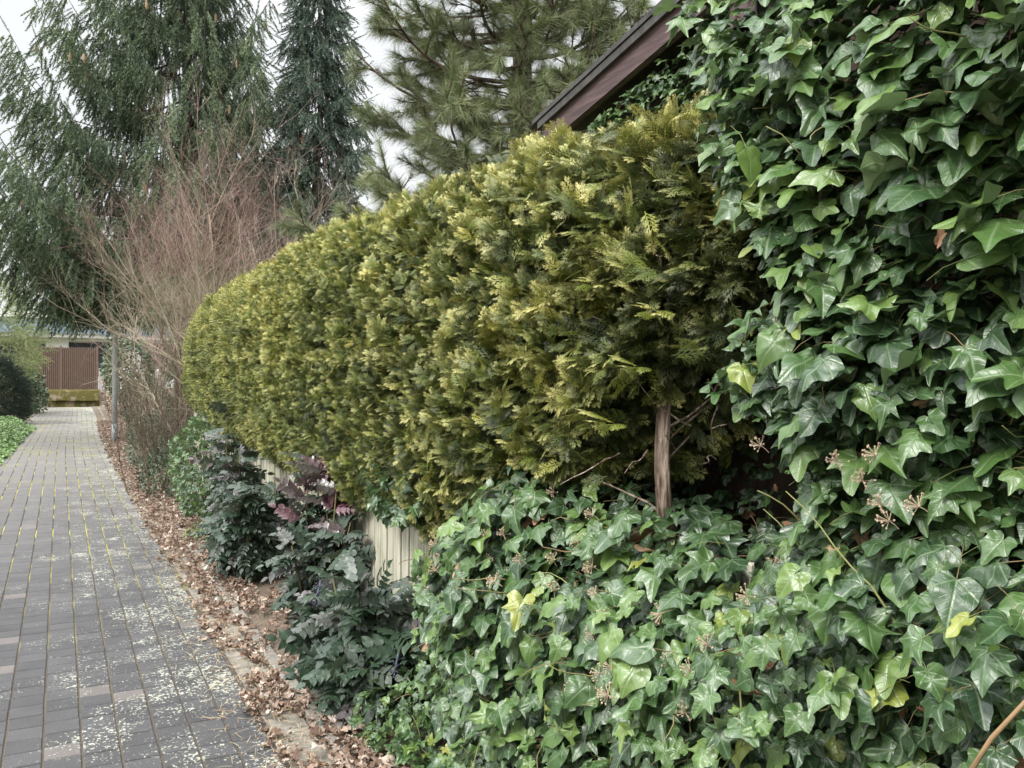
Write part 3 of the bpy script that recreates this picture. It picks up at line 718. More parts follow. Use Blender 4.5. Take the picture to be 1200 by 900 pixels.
    # trunks
    for y in [2.04, 3.3, 4.4, 5.5, 6.6, 7.7, 8.8, 9.9, 10.9]:
        a = Acc(); x = 1.62 if y < 2.5 else 1.84+ru(-.04, .04); z = np.linspace(-.02, 2.1, 16)
        px = x + .012*np.sin(z*6+y) + (.12*sm(1.2, .9, z) if y < 2.5 else 0); py = y + .02*np.sin(z*4.5+y) + .02*(z-1)
        z2 = np.linspace(-.02, 2.1, 90); r2 = np.interp(z2, [0, 1.3, 2.1], [.034, .0245, .012]) if y < 2.5 else np.interp(z2, [0, 2.1], [.04, .012])
        tube(a, np.stack([np.interp(z2, z, px), np.interp(z2, z, py), z2], 1), r2, 22, .5)
        tv = a.V[-1].reshape(-1, 22, 3); cc = tv.mean(1, keepdims=True); ang = np.arange(22)*2*math.pi/22
        rk = 1 + .22*(fbm(np.cos(ang)[None]*3.2+9+0*z2[:, None], np.sin(ang)[None]*3.2+5+.35*np.sin(z2[:, None]*9), z2[:, None]*5+y)-.5) + .10*(fbm(np.cos(ang)[None]*9+20+0*z2[:, None], np.sin(ang)[None]*9+20, z2[:, None]*16)-.5)
        a.V[-1] = (cc + (tv-cc)*rk[:, :, None]*1.0).reshape(-1, 3)
        for k in range(12):
            zz = ru(1.15, 2.0); an = ru(0, 2*math.pi); d = np.array([math.cos(an), math.sin(an), .7])
            tube(a, wander((x, y+.02*math.sin(zz*4.5+y)+.02*(zz-1), zz), d, 4, .022 if k < 6 else .08, .12), np.linspace(.0045, .002, 5), 5, .6)
        a.build('trunk', M['thuja_bark'], root, True)
hedge()

# ---------------------------------------------------------------- trees
def needle_spray(seed, nn=26, wd=.035, ln=.17, spread=.8):
    r = np.random.default_rng(seed); V = []; F = []; Lc = []
    V += [(-.012, 0, 0), (.012, 0, 0), (0, 1, -.05)]; F.append((0, 1, 2)); Lc += [(0,0,0), (0,0,0), (0,1,1)]
    for i in range(nn):
        t_ = (i+.5)/nn; an = r.uniform(0, 2*math.pi); l = ln*r.uniform(.7, 1.2)*(1.1-.5*t_)
        d = np.array([math.cos(an)*spread, 1-.3*spread, math.sin(an)*spread]); d /= np.linalg.norm(d)
        p = np.array([0, t_, -.05*t_*t_]); s_ = np.cross(d, r.normal(size=3)); s_ /= np.linalg.norm(s_); o = len(V)
        V += list([p-s_*wd/2, p+s_*wd/2, p+d*l]); F.append((o, o+1, o+2)); Lc += [(0,t_,.2), (0,t_,.2), (0,t_,1)]
    return Tmp(np.array(V), F, np.array(Lc))
SPRU = [needle_spray(s_, 44, .042, .17, .6) for s_ in (1, 2, 3)]
def spruce(name, pos, h, rad, z0, nbr, mat, label, cat, group=None, droop=.35, upturn=.25, hang=.55, lean=0, az_bias=None, cones=0, dens=1., thin=None, taper=.75, szk=1.):
    root = empty(name, (pos[0], pos[1], 0), label, cat, group)
    tr, fo, br = Acc(), Acc(), Acc()
    z = np.linspace(-.1, h, 24); cx = pos[0]+lean*z/h+.06*np.sin(z*.9); cy = pos[1]+.05*np.sin(z*1.3)
    tube(tr, np.stack([cx, cy, z], 1), np.interp(z, [0, h], [.045*rad+.06, .015]), 10, .5)
    PP, DD, NN, SS, TT = [], [], [], [], []; cone_pts = []
    for b in range(nbr + (10 if cones else 0)):
        u = (b+rng.random())/nbr; bz = z0 + (h-z0)*u**1.05
        az = b*2.399+ru(-.3, .3)
        if b >= nbr: bz = z0+ru(0, 1.3); az = ru(3.35, 4.15)
        Lb = rad*(1-(bz-z0)/(h-z0))**taper*ru(.75, 1.12)+.25
        if thin is not None: Lb *= thin(az, bz)
        base = np.array([np.interp(bz, z, cx), np.interp(bz, z, cy), bz]); hd = np.array([math.cos(az), math.sin(az), 0])
        s_ = np.linspace(0, 1, 9); dz = Lb*(-droop*np.sin(s_*math.pi*.6) + upturn*s_**3) ; side = np.array([-hd[1], hd[0], 0])
        pts = base + hd*(s_*Lb)[:, None] + np.array([0, 0, 1.])*dz[:, None] + side*(.08*Lb*np.sin(s_*3+b))[:, None]
        tube(br, pts, np.linspace(.012+.012*Lb/rad, .006, 9), 4, .5)
        m = max(6, int(Lb*26*dens))
        tt = ru(.12, 1, m)**.85
        p = np.stack([np.interp(tt, s_, pts[:, k]) for k in range(3)], 1)
        sg = np.where(rng.random(m) < .5, -1, 1)
        lat = ru(.1, .6, m)*(1.15-tt)*Lb*.38
        off = side*(sg*lat)[:, None] + hd*(lat*.5)[:, None]
        p = p + off + np.array([0, 0, -1.])*(lat*.3)[:, None]
        d = hd*ru(.2, .9, m)[:, None] + side*(sg*ru(.1, .7, m))[:, None] + np.array([0, 0, -1.])*(hang*ru(.5, 2.0, m)*(1.2-.75*tt))[:, None]
        PP.append(p); DD.append(d); NN.append(rn(m, 3)); SS.append(szk*ru(.34, .72, m)*(1.1-.35*tt)); TT.append(np.clip(rng.normal(.42, .17, m)+.25*(tt-.5)+.35*(rng.random()-.5), 0, 1))
        # tip shoots
        PP.append(pts[-3:]); DD.append(np.repeat((pts[-1]-pts[-2])[None], 3, 0)+rn(3, 3)*.03); NN.append(rn(3, 3)); SS.append(ru(.3, .45, 3)); TT.append(ru(.6, .95, 3))
        if cones and bz > z0+.6 and math.sin(az) < .45 and math.cos(az) < .7: cone_pts += [p[q]+d[q]/np.linalg.norm(d[q])*.25 for q in rng.integers(0, m, 3)]
    P, D, Nn, Sz, T = map(np.concatenate, (PP, DD, NN, SS, TT)); Rm = frames(D, Nn)
    ix = rng.integers(0, len(SPRU), len(P))
    for q in range(len(SPRU)): m_ = ix == q; fo.inst(SPRU[q], P[m_], Rm[m_], Sz[m_], T[m_])
    tr.build('trunk', M['bark'], root, True); br.build('branches', M['bark'], root); fo.build('crown', mat, root)
    if cones:
        random.shuffle(cone_pts); c0 = None
        for p in cone_pts[:cones]:
            if c0 is None:
                a = Acc(); s_ = np.linspace(0, 1, 7); tube(a, np.stack([0*s_, 0*s_, -s_*.15], 1), .026*np.sin(np.pi*np.clip(s_*.9+.08, 0, 1))**.6, 7)
                for k in range(28): tt = (k+.5)/28; an = k*2.4; r_ = .026*math.sin(math.pi*min(1, tt*.9+.08))**.6; q = np.array([math.cos(an)*r_, math.sin(an)*r_, -tt*.15]); e = np.array([math.cos(an), math.sin(an), 0]); f_ = np.array([-math.sin(an), math.cos(an), 0]); a.raw([q+f_*.008, q-f_*.008, q+e*.007+np.array([0, 0, -.012])], [(0, 1, 2)])
                cme = a.build('cone', M['cone'], None, True); c0 = cme; c = cme
            else: c = c0.copy(); COL.objects.link(c)
            c.parent = root; c.location = Vector(p) - Vector(root.location) + Vector((0, 0, -.05)); c.scale = (1.5,)*3
    return root
spruce('spruce_tree', (2.7, 22.6), 14.8, 4.9, 3.95, 130, M['spruce'], 'big drooping spruce hung with brown cones, arching over the path beyond the bare shrub', 'spruce', 'spruces', cones=60, dens=1.75, hang=1.7, droop=.30, upturn=.55, taper=.68, szk=1.05, thin=lambda az, z: 1-.42*max(0, math.cos(az)))
spruce('spruce_tree', (5.35, 20.0), 12.0, 1.75, 1.6, 120, M['spruce_blue'], 'slim blue-green weeping spruce between the big spruce and the pine', 'spruce', 'spruces', droop=.5, upturn=.15, hang=1.2, dens=2.1)
spruce('spruce_tree', (6.3, 33.0), 9.5, 3.2, 1.0, 80, M['spruce'], 'low dark spruce standing behind, glimpsed between the two front spruces', 'spruce', 'spruces', dens=1.2, hang=.9, szk=1.2)

# pine with long needles
def pine():
    root = empty('pine_tree', (4.3, 7.9, 0), 'long-needled pine with tufted branches rising behind the hedge, left of the shed roof', 'pine')
    r = np.random.default_rng(5); tmpl = []
    for sd in range(3):
        V, F, Lc = [], [], []
        for i in range(74):
            t_ = r.uniform(-.35, .22); an = r.uniform(0, 2*math.pi); op = r.uniform(.15, 1.25)
            d = np.array([math.cos(an)*math.sin(op), math.cos(op), math.sin(an)*math.sin(op)]); l = r.uniform(.75, 1.1)
            p = np.array([0, t_, 0]); s_ = np.cross(d, r.normal(size=3)); s_ /= np.linalg.norm(s_); o = len(V)
            V += [p-s_*.013, p+s_*.013, p+d*l+np.array([0, 0, -.16*l])]; F.append((o, o+1, o+2)); Lc += [(0,0,0), (0,0,0), (0,1,1)]
        tmpl.append(Tmp(np.array(V), F, np.array(Lc)))
    tr, br, fo = Acc(), Acc(), Acc()
    h = 9.5; z = np.linspace(-.1, h, 20); tx = 4.3+.05*np.sin(z); ty = 7.9+.07*np.sin(z*1.2)
    tube(tr, np.stack([tx, ty, z], 1), np.interp(z, [0, h], [.17, .03]), 12, .5)
    P, D, T = [], [], []
    for b in range(125):
        bz = 2.1 + 7.0*(b/125); az = b*2.399+ru(-.25, .25); Lb = (2.25-.16*(bz-2.3))*ru(.55, 1.1)
        hd = np.array([math.cos(az), math.sin(az), 0]); side = np.array([-hd[1], hd[0], 0]); s_ = np.linspace(0, 1, 10)
        pts = np.array([4.3, 7.9, bz]) + hd*(s_*Lb)[:, None] + np.array([0, 0, 1.])*(Lb*(.12*s_ - .35*s_*(1-s_) + .16*s_**3))[:, None] + side*(.1*Lb*np.sin(s_*4+b))[:, None]
        tube(br, pts, np.linspace(.028, .008, 10), 6, .5)
        for k in range(int(10+Lb*6)):
            t_ = ru(.25, 1); p = np.array([np.interp(t_, s_, pts[:, q]) for q in range(3)])
            sg = random.choice((-1, 1)); d = hd*ru(.3, 1)+side*sg*ru(.3, 1)+np.array([0, 0, ru(-.35, .55)]); l = ru(.18, .55)*(1.25-t_)+.1
            q = wander(p, d, 4, l/4, .14, -.06); tube(br, q, np.linspace(.009, .005, 5), 5, .5)
            for j in range(1, 5):
                if j < 4 and rng.random() < .35: continue
                P.append(q[j]); D.append(q[j]-q[j-1]); T.append(np.clip(rng.normal(.5, .2), 0, 1))
                if j == 4 and rng.random() < .6:
                    e = q[j]-q[j-1]; e = e/np.linalg.norm(e) + rn(3)*.5; q2 = wander(q[j-1], e, 2, .07, .1); tube(br, q2, .006, 4, .5); P.append(q2[-1]); D.append(e); T.append(ru(.3, .9))
        P.append(pts[-1]); D.append(pts[-1]-pts[-2]); T.append(.7)
    P = np.array(P); D = nrm(np.array(D)); T = np.array(T); ix = rng.integers(0, 3, len(P)); Rm = frames(D+rn(len(P), 3)*.12, rn(len(P), 3)*.1+np.array([0, 0, 1.]))
    sz = ru(.13, .19, len(P))
    for q in range(3): m_ = ix == q; fo.inst(tmpl[q], P[m_], Rm[m_], sz[m_], T[m_])
    tr.build('trunk', M['pine_bark'], root, True); br.build('branches', M['pine_bark'], root, True); fo.build('crown', M['pine'], root)
pine()

# bare shrubs ---------------------------------------------------------------
def grow(acc, p, d, length, rad, lvl, maxl, tint, spread=.5, up=.05, seg=6, kids=(4, 7), jit=.10, sides=5, ratio=.55, twig=None):
    n = seg if lvl == 0 else max(3, seg-1)
    pts = wander(p, d, n, length/n, jit, -up)
    use = twig if (twig is not None and lvl >= maxl-1 and pts[0][2] > 2.9 and rng.random() < .85) else acc
    tube(use, pts, np.linspace(rad, rad*.45, n+1), sides if lvl < 2 else 3, np.clip(tint+ru(-.15, .15), 0, 1), cap=False)
    if lvl >= maxl: return
    for k in range(random.randint(*kids)):
        t_ = ru(.25 if lvl else .3, 1.0); i = min(n-1, int(t_*n)); f_ = t_*n-i; q = pts[i]*(1-f_)+pts[i+1]*f_
        dd = nrm(pts[i+1]-pts[i]) + rn(3)*spread; dd /= np.linalg.norm(dd)
        grow(acc, q, dd, length*ratio*ru(.6, 1.15)*(1.15-.4*t_), rad*(1-.5*t_)*.62, lvl+1, maxl, tint, spread, up, seg, kids, jit, sides, ratio, twig)
def bare_shrub(pos, nst, h, label, mat, red, group, spread=.45, tilt=.45, maxl=3, rad=.02, kids=(4, 7), tint=.6, name='bare_shrub', jit=.07):
    root = empty(name, (pos[0], pos[1], 0), label, 'shrub', group); a, tw = Acc(), Acc()
    for i in range(nst):
        an = ru(0, 6.28); ti = tilt*math.sqrt(rng.random()); d = np.array([math.cos(an)*ti, math.sin(an)*ti, 1.])
        p = np.array([pos[0]+math.cos(an)*.18*rng.random()*nst/8, pos[1]+math.sin(an)*.18*rng.random()*nst/8, 0.])
        grow(a, p, d, h*ru(.7, 1.), rad*ru(.6, 1.2), 0, maxl, tint+ru(-.2, .2), spread, .05, 8, kids, jit, twig=tw if red else None)
    a.build('stems', mat, root); 
    if red and tw.n: tw.build('twigs', red, root)
    return root
bare_shrub((2.15, 12.7), 17, 4.1, 'tallest leafless shrub, pale stems and reddish twig tips, at the far hedge end', M['twig'], M['redtwig'], 'bare shrubs', kids=(6, 10), rad=.016, tint=.6, tilt=.27, spread=.56, jit=.10)
bare_shrub((2.0, 13.6), 14, 3.2, 'pale tan leafless bush fanning out beside the tallest reddish-twigged shrub', M['twig'], None, 'bare shrubs', kids=(5, 7), rad=.014, tilt=.26, spread=.65, jit=.12)
bare_shrub((3.9, 15.0), 9, 3.9, 'greyish-pink tangle of leafless branches just above the far hedge top', M['twig'], M['redtwig'], 'bare shrubs', kids=(5, 8), rad=.02, tint=.3, tilt=.8)
bare_shrub((1.55, 12.3), 38, 1.25, 'dense brown twiggy bush low beside the path before the lamp post', M['twig'], M['redtwig'], 'brown twiggy bushes', kids=(6, 9), rad=.007, maxl=2, tint=.0, tilt=.4)
bare_shrub((1.7, 14.8), 26, 1.5, 'greyish-brown leafless bush behind the dense brown twiggy one', M['twig'], None, 'brown twiggy bushes', kids=(4, 6), rad=.006, maxl=2, tint=.25, tilt=.4)
bare_shrub((1.85, 17.5), 28, 1.8, 'pale brown leafless bush just this side of the lamp post', M['twig'], None, 'brown twiggy bushes', kids=(4, 6), rad=.006, maxl=2, tint=.35, tilt=.45)
bare_shrub((2.0, 24.5), 36, 1.9, 'tan hedge-like bare bush beyond the lamp post', M['twig'], None, 'brown twiggy bushes', kids=(4, 6), rad=.008, maxl=2, tint=.5, tilt=.4)
bare_shrub((3.2, 38), 14, 4.5, 'rosy leafless tree far behind the lamp post', M['redtwig'], M['redtwig'], 'bare shrubs', kids=(4, 6), rad=.03, maxl=3, tint=.9, tilt=.6)

# leafy bushes --------------------------------------------------------------
def leafy(name, cen, ax, n, size, mat, label, cat, tmpl=(LENS,), group=None, updir=.3, shell=.55, tint=(.45, .22), flat=.0, lump=.25, stems=10, smooth=False, hang=0., thresh=.38):
    root = empty(name, (cen[0], cen[1], 0), label, cat, group); a = Acc(); cen = np.array(cen, float); ax = np.array(ax, float)
    u = nrm(rn(n, 3)); r_ = ru(shell, 1, n)**.5; k = 1+lump*(fbm(u[:, 0]*2.6+9, u[:, 1]*2.6+5, u[:, 2]*2.6+cen[1], 3)-.5)*2
    P = cen + u*ax*(r_*k)[:, None]; ok = (P[:, 2] > .02) & (fbm(P[:, 0]*4/max(size*10, .5), P[:, 1]*4/max(size*10, .5), P[:, 2]*4/max(size*10, .5), 2) > thresh*rng.random(n)*1.6)
    P, u, r_ = P[ok], u[ok], r_[ok]; n = len(P)
    nor = nrm(u*.7+np.array([0, 0, updir+.3])+rn(n, 3)*.4); d = nrm(u+np.array([0, 0, -hang])+rn(n, 3)*.6)
    T = np.clip(rng.normal(tint[0], tint[1], n)+.3*(fbm(P[:, 0]*2.5, P[:, 1]*2.5, P[:, 2]*2.5)-.5), 0, 1); sz = size*ru(.65, 1.25, n); Rm = frames(d, nor); ix = rng.integers(0, len(tmpl), n)
    for q in range(len(tmpl)): m_ = ix == q; a.inst(tmpl[q], P[m_], Rm[m_], sz[m_], T[m_])
    a.build('foliage', mat, root, smooth)
    st = Acc()
    for i in range(stems):
        e = cen + nrm(rn(3))*ax*.8; e[2] = max(e[2], .1); b = np.array([cen[0]+ru(-.15, .15)*ax[0], cen[1]+ru(-.15, .15)*ax[1], -.02]); m_ = (b+e)/2+rn(3)*.05*ax; m_[2] = max(m_[2], .05)
        tube(st, [b, m_, e], np.linspace(.008+.012*ax[2], .004, 3), 5, .5)
    if stems: st.build('stems', M['bark'], root)
    return root
def mahonia_template(seed, red=False):
    r = np.random.default_rng(seed); base = leaf_from_outline([(0,0),(.14,.02),(.26,.14),(.33,.34),(.31,.55),(.2,.78),(.08,.94),(0,1.04)], (0,.45), seed, .2, .35, .02, rings=())
    V, F, Lc, o = [], [], [], 0
    for i in range(5):
        y = .16+.19*i
        for sx in ((-1, 1) if i < 4 else (0,)):
            an = sx*r.uniform(.95, 1.25); d = np.array([math.sin(an), math.cos(an), -.12]); Rm = frames(d[None], np.array([[r.normal()*.15, r.normal()*.15, 1.]]))[0]
            sc = .36*r.uniform(.85, 1.1)*(1-.05*i); V.append((base.v*sc) @ Rm.T + np.array([0, y, -.3*y*y])); F.append(base.f+o); o += len(base.v); Lc.append(base.loc)
    a = Acc(); tube(a, [(0, yy, -.3*yy*yy-.004) for yy in (0, .3, .6, .95)], .008, 3); V.append(a.V[0]); F.append(a.F[0]+o); Lc.append(a.V[0]*0)
    return Tmp(np.concatenate(V), np.concatenate(F), np.concatenate(Lc))
MAH = [mahonia_template(s_) for s_ in (41, 42, 43)]
def mahonia(pos, stems, label, spread, hrange, size, nl, red_top=0., berries=0, tint=.5, group='mahonias against the fence'):
    root = empty('mahonia_shrub', (pos[0], pos[1], 0), label, 'shrub', group); st, lv, rd = Acc(), Acc(), Acc()
    tips = []
    for i in range(stems):
        an = ru(0, 6.28); rr = math.sqrt(rng.random()); tx = pos[0]+math.cos(an)*spread[0]*rr; ty = pos[1]+math.sin(an)*spread[1]*rr; tz = ru(*hrange)*(1-.35*rr*rr)
        b = np.array([pos[0]+math.cos(an)*.08, pos[1]+math.sin(an)*.12, 0]); e = np.array([tx, ty, tz]); m_ = b*.45+e*.55+np.array([0, 0, .1*tz]); tube(st, [b, (b+m_)/2, m_, m_*.15+e*.85], [.009, .008, .006, .004], 6, .1)
        n = nl; t_ = ru(.25, 1.0, n); P = np.where(t_[:, None] < .55, b+(m_-b)*(t_/.55)[:, None], m_+(e-m_)*((t_-.55)/.45)[:, None])
        az = np.arange(n)*2.4+ru(0, 6); d = np.stack([np.cos(az), np.sin(az), np.interp(t_, [0, .7, 1], [-.6, -.15, .5])], 1)+rn(n, 3)*.28; nor = np.array([-.45, -.25, 1.])+rn(n, 3)*.45
        T = np.clip(rng.normal(tint, .2, n), 0, .93); sz = size*ru(.7, 1.2, n); red = (rng.random(n) < red_top*sm(.5, .9, P[:, 2]/hrange[1])); Rm = frames(d, nor); ix = rng.integers(0, 3, n)
        for q in range(3):
            m2 = (ix == q) & ~red; lv.inst(MAH[q], P[m2], Rm[m2], sz[m2], T[m2]); m2 = (ix == q) & red; rd.inst(MAH[q], P[m2], Rm[m2], sz[m2], ru(.2, 1, m2.sum()))
        tips.append(e)
    st.build('stems', M['greentwig'], root, True); lv.build('leaves', M['mahonia'], root, True)
    if rd.n: rd.build('red_leaves', M['mahonia_red'], root, True)
    for i in range(berries):
        a = Acc(); p = tips[i]+np.array([-.07, -.05, -.04]); ax_ = np.array([-.03, -.02, -.10])
        s_ = .006; o = np.array([(s_,0,0),(-s_,0,0),(0,s_,0),(0,-s_,0),(0,0,s_),(0,0,-s_)]); 
        tube(a, [p-ax_*.15, p+ax_*1.05], .007, 5)
        for k in range(34): q = p+ax_*rng.random()+rn(3)*.014; a.raw(o+q, [(0,2,4),(2,1,4),(1,3,4),(3,0,4),(2,0,5),(1,2,5),(3,1,5),(0,3,5)])
        a.build('berry_cluster', M['berry'], root, True)
    return root
mahonia((1.34, 4.0), 26, 'widest dark mahonia at the fence foot, beside the pale boards and the ivy mound', (.26, .42), (.25, .82), .185, 22, red_top=.15, berries=3, tint=.48)
mahonia((1.40, 5.15), 15, 'mahonia with purple-red upper leaves leaning over the path bed', (.28, .42), (.6, 1.22), .18, 24, red_top=.85, tint=.5)
mahonia((1.30, 6.9), 20, 'dusky bushy mahonia whose greyish leaves hide the fence, nearer the lamp post', (.24, .42), (.40, 1.15), .17, 26, red_top=.06, tint=.52)
mahonia((1.45, 8.3), 15, 'tall narrow blue-grey mahonia right under the hedge end', (.26, .8), (.75, 1.40), .17, 22, tint=.6)
IVS = [IVY[0], IVY[2]]
SMALL = lens(.42, .2, .15)
leafy('ivy_clump', (1.45, 10.2, .55), (.35, 1.1, .6), 1800, .055, M['ivy'], 'dark ivy climbing the fence foot under the far hedge end', 'ivy', IVS, 'ivy plants', smooth=True, stems=6)
leafy('ivy_clump', (1.47, 3.95, 1.06), (.10, .42, .13), 260, .055, M['ivy'], 'dark ivy trails hanging over the pale boards just left of the ivy mound', 'ivy', IVS, 'ivy plants', smooth=True, stems=0, hang=.8, tint=(.3, .2))
leafy('evergreen_bush', (1.25, 12.4, .22), (.32, 1.0, .42), 2600, .038, M['smallleaf'], 'small-leaved evergreen bush at the foot of the brown twiggy bush', 'shrub', (SMALL,), 'small evergreen bushes')
leafy('evergreen_bush', (1.35, 15.8, .35), (.35, 1.6, .55), 2600, .045, M['smallleaf'], 'dark evergreen bush just before the lamp post base', 'shrub', (SMALL,), 'small evergreen bushes')
leafy('evergreen_bush', (1.75, 20.5, .6), (.5, 1.6, .9), 2600, .06, M['smallleaf'], 'rounded dark evergreen bush directly behind the lamp post', 'shrub', (SMALL,), 'small evergreen bushes')
leafy('ivy_clump', (1.38, 3.55, .10), (.22, .55, .22), 900, .042, M['ivy'], 'low patch of small-leaved ivy spreading at the foot of the ivy mound', 'ivy', IVS, 'ivy plants', smooth=True, stems=0, tint=(.6, .2))
leafy('weed_clump', (1.22, 8.75, .04), (.14, .22, .14), 260, .05, M['cover'], 'small bright green weed in the leaf litter beside the mahonias', 'weed', (LENS,), stems=0)
leafy('laurel_bush', (1.9, 29.5, 1.7), (.75, 1.2, 1.0), 3200, .10, M['smallleaf'], 'round green bush right of the brown gate', 'shrub', (SMALL,), tint=(.7, .2))
leafy('beech_bush', (1.85, 33, 1.3), (.55, 1.4, 1.6), 3600, .085, M['beech'], 'bush still holding pinkish dry leaves beside the gate', 'shrub', (SMALL,), tint=(.6, .25), thresh=.6)
# left side
def cover():
    a = Acc(); n = 30000; Y = ru(4, 28.6, n); ed = np.interp(Y, [4, 11, 16, 22, 27, 28.6], [-1.16, -1.12, -.97, -.80, -.62, -.95]); q = rng.random(n)**1.6*3.6
    X = ed-q+.10*(fbm(Y*2, 3.3)-.5); Z = .05+.24*sm(0, .5, q)*(.6+.8*fbm(X*2.2, Y*2.2))-rng.random(n)**2*.14; Z = np.maximum(Z, .02)
    P = np.stack([X, Y, Z], 1); d = rn(n, 3)*np.array([1, 1, .3])+np.array([.3, -.2, 0]); nor = np.array([0, 0, 1.])+rn(n, 3)*.45
    a.inst(LENS, P, frames(d, nor), ru(.05, .10, n), np.clip(rng.normal(.5, .22, n)+.3*(fbm(X*2, Y*2)-.5), 0, 1))
    tag(a.build('ground_cover', M['cover']), 'bright green leafy ground cover left of the path', 'ground cover', kind='stuff')
cover()
leafy('soft_conifer', (-2.55, 35, 2.9), (2.05, 2.4, 2.1), 9000, .34, M['softconifer'], 'pale feathery conifer at the left edge before the gate', 'conifer', tuple(SPRU), None, thresh=.6, lump=.4, hang=.1, tint=(.6, .2))
leafy('yew_bush', (-1.95, 29.5, .85), (1.15, 1.3, 1.25), 9000, .20, M['yew'], 'very dark rounded yew bush below the pale feathery conifer', 'shrub', tuple(SPRU), None, tint=(.4, .2))
leafy('rhododendron_bush', (-1.25, 36.5, .75), (.80, 1.3, .95), 4000, .13, M['smallleaf'], 'glossy light green bush between the dark yew and the brown gate', 'shrub', (LENS,), None, tint=(.95, .2))
leafy('evergreen_bush', (-3.4, 8.0, .5), (1.0, 1.4, .8), 3000, .06, M['smallleaf'], 'evergreen bush left of the path out of the ground cover', 'shrub', (SMALL,), 'small evergreen bushes')

# ---------------------------------------------------------------- lamp post, gate, wall, far building
def lamp():
    root = empty('lamp_post', (1.10, 21.4, 0), 'slim galvanised lamp post standing at the right edge of the path', 'lamp post')
    a = Acc(); tube(a, [(1.10, 21.4, -.05), (1.10, 21.4, .42)], .062, 16); a.build('post_base', M['zincdark'], root, True)
    a = Acc(); tube(a, [(1.10, 21.4, .42), (1.10, 21.4, 2.4), (1.10, 21.4, 3.5)], [.058, .054, .046], 16); a.build('post', M['zinc'], root, True)
    a = Acc(); tube(a, [(1.10, 21.4, 3.48), (1.10, 21.4, 3.54), (1.10, 21.4, 3.76), (1.10, 21.4, 3.80), (1.10, 21.4, 3.85)], [.05, .08, .12, .17, .04], 16); a.build('lantern', M['white'], root, True)
lamp()
GY = 43.2
def gate():
    root = empty('slatted_gate', (.2, GY, .7), 'brown gate of vertical slats with a middle post at the end of the path', 'gate')
    for s0, s1 in ((-1.42, -.02), (.10, 1.42)):
        a = Acc(); x = s0
        while x < s1-.05: bevbox(a, x, x+.052, GY, GY+.03, .74, 2.64, .004, ru(0, 1)); x += .078
        a.build('slat_panel', M['gate'], root)
        a = Acc(); box(a, s0-.10, s1+.06, GY+.036, GY+.055, .70, 2.60); a.build('backing_board', M['shedwall'], root)
    for x in (-1.56, -.03, 1.42):
        a = Acc(); bevbox(a, x, x+.11, GY-.02, GY+.09, .66, 2.70, .01); a.build('post', M['gate'], root)
gate()
def gatewall():
    a = Acc(); v, F = field(-.45, 1.55, 42.0, 42.75, 24, 10, lambda X, Y: .0 + .72*sm(41.9, 42.15, Y) + .06*fbm(X*5, Y*5))
    a.raw(v, F, .5, v.copy()); bevbox(a, -.45, 1.55, 42.1, 43.6, -.1, .70, .02)
    tag(a.build('mossy_wall', M['mossy'], None, True), 'low moss-covered stone wall at the foot of the brown gate', 'wall')
    a = Acc(); v, F = field(-6.2, -.46, 41.8, 48, 40, 30, lambda X, Y: -.02 + .68*sm(41.9, 43.0, Y) + .08*fbm(X*2, Y*2)); a.raw(v, F, .5, v.copy())
    v, F = field(1.56, 9, 41.8, 48, 40, 30, lambda X, Y: -.02 + .68*sm(41.9, 43.0, Y) + .08*fbm(X*2, Y*2)); a.raw(v, F, .5, v.copy()); tag(a.build('bank', M['soil'], None, True), kind='structure')
    a = Acc(); bevbox(a, 1.56, 4.2, GY+.2, GY+.4, .3, 1.7, .02); tag(a.build('white_wall', M['white']), 'short white rendered wall right of the brown gate', 'wall')
gatewall()
def house():
    y = 52; root = empty('flat_roofed_house', (0, y, 0), 'low flat-roofed house with a blue-grey fascia beyond the gate', 'house')
    a = Acc(); box(a, -9, 7, y, y+7, -.5, 3.35); a.build('wall', M['white'], root)
    a = Acc(); box(a, -9.4, 7.4, y-.6, y+7.4, 3.55, 4.35); a.build('fascia', M['bluegrey'], root)
    a = Acc(); box(a, -9.3, 7.3, y-.5, y+7.3, 3.352, 3.548); a.build('soffit_band', M['white'], root)
    a = Acc(); box(a, -9.5, 7.5, y-.7, y+7.5, 4.352, 4.75); a.build('roof', M['white'], root)
    for x0 in (-7.5, -3.5, .4, 4.0):
        a = Acc(); box(a, x0, x0+2.8, y-.03, y-.002, 1.3, 3.15); f_ = a.build('window', M['glassdark'], root)
house()

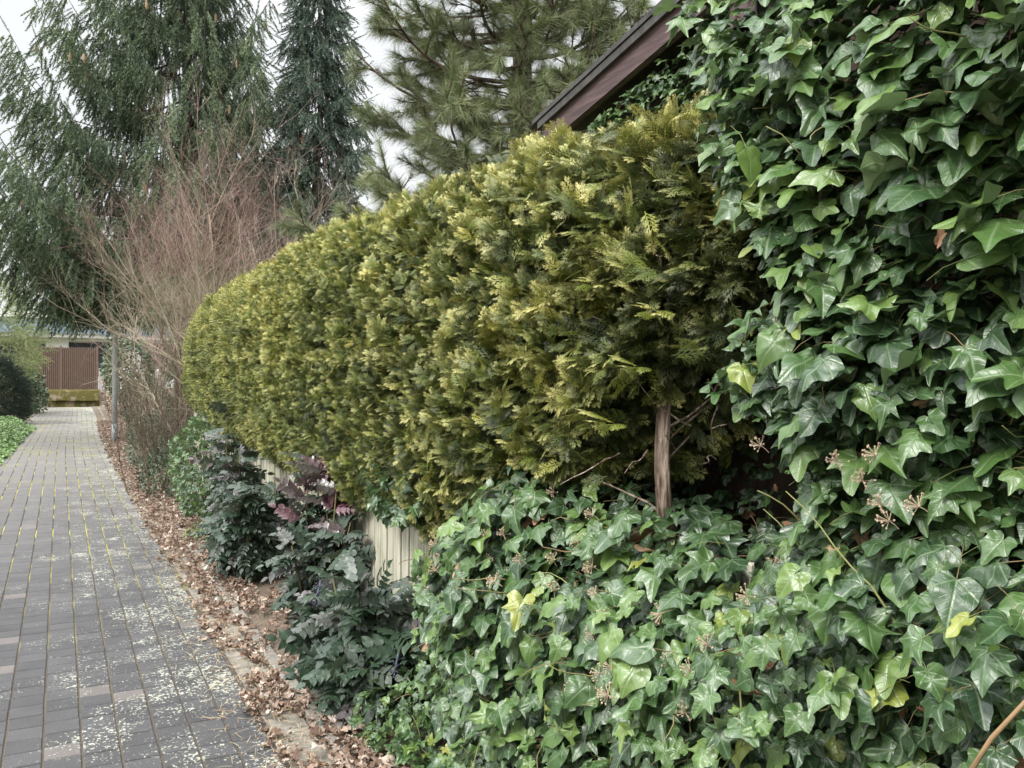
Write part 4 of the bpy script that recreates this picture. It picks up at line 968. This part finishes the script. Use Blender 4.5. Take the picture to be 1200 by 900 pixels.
# ---------------------------------------------------------------- litter
def curl(seed):
    t_ = leaf_from_outline([(0,0),(.16,.06),(.34,.2),(.30,.34),(.44,.52),(.30,.62),(.26,.8),(.1,.9),(0,1.02)], (0,.45), seed, .5, -.3, .09, rings=()); return t_
CUR = [curl(s_) for s_ in (51, 52, 53, 54)]
def litter():
    a = Acc()
    # fine curled leaves, mostly on the edging and in the bed
    n = 24000; Y = 2.6+ 27*rng.random(n)**1.5; X = 1.03 + rng.normal(0, .13, n); X = np.where(X < .84, .84-(.84-X)*.3, X); X = np.clip(X, .72, 1.62); X = np.where(rng.random(n) < .3, ru(.86, 1.6, n), X)
    ok = (fbm(X*6, Y*3, 80) > .40) | (Y > 8); X, Y = X[ok]+bend(Y[ok]), Y[ok]; n = len(X)
    P = np.stack([X, Y, np.where(X > 1.09, .03, .0)+ru(0.0, .025, n)], 1)
    d = rn(n, 3)*np.array([1, 1, .15]); nor = np.array([0, 0, 1.])+rn(n, 3)*.45; sz = .010+.050*rng.random(n)**2.8
    ix = rng.integers(0, 4, n); Rm = frames(d, nor); T = np.clip(rng.normal(.55, .25, n), 0, 1)
    for q in range(4): m_ = ix == q; a.inst(CUR[q], P[m_], Rm[m_], sz[m_], T[m_])
    tag(a.build('leaf_litter', M['beech']), 'brown dry leaf litter along the path edge', 'leaf litter', kind='stuff')
    b = Acc(); n = 2600; Y = 2.4+9*rng.random(n)**1.3; X = np.clip(.90+rng.normal(0, .13, n), .5, 1.5)
    d = np.stack([rn(n)*.6, rn(n), rn(n)*.05], 1); P = np.stack([X, Y, ru(.003, .02, n)], 1)
    NEED = Tmp([(-.006,0,0),(.006,0,0),(.02,.5,.03),(.008,.5,.03),(0,1,0)], [(0,1,2),(0,2,3),(3,2,4)])
    b.inst(NEED, P, frames(d, np.array([0, 0, 1.])+rn(n, 3)*.2), np.stack([ru(.10, .2, n), ru(.04, .13, n), ru(.04, .1, n)], 1), rng.random(n))
    tag(b.build('straw_litter', M['straw']), 'thin dry straws and stalks scattered on the path edge', 'straw', kind='stuff')
    c = Acc(); n = 3500; X = ru(-5.5, -.5, n); Y = ru(42, 44, n); P = np.stack([X, Y, .68*sm(41.9, 43, Y)+.06], 1)
    c.inst(CUR[0], P, frames(rn(n, 3)*np.array([1,1,.2]), np.array([0,0,1.])+rn(n,3)*.4), ru(.06, .12, n), rng.random(n)*.6)
    tag(c.build('leaf_litter', M['beech']), 'dry leaves on the bank left of the mossy wall', 'leaf litter', kind='stuff')
litter()
big = [(1.00, 3.62, 'pale torn dry leaf lying on the grey edging slab nearest the camera', .95, .085), (1.24, 3.42, 'curled orange-brown leaf at the foot of the widest mahonia', .35, .10),
       (1.15, 3.30, 'light tan leaf on the soil at the bottom of the picture', .85, .09), (1.30, 5.75, 'pinkish pale leaf lying between the two bushy mahonias', .9, .10),
       (1.33, 3.55, 'rust-coloured upright leaf leaning on the low ivy patch', .2, .10), (1.02, 7.3, 'whitish leaf on the kerb before the dusky mahonia', 1.0, .09)]
for x, y, lab, tn, s_ in big:
    a = Acc(); a.inst(CUR[random.randrange(4)], np.array([(x, y, .03)]), frames(np.array([[ru(-1, 1), ru(-1, 1), .1]]), np.array([[ru(-.3, .3), -.3, 1.]])), np.array([s_]), np.array([tn]))
    tag(a.build('fallen_leaf', M['beech'], None, True), lab, 'leaf', 'large fallen leaves')
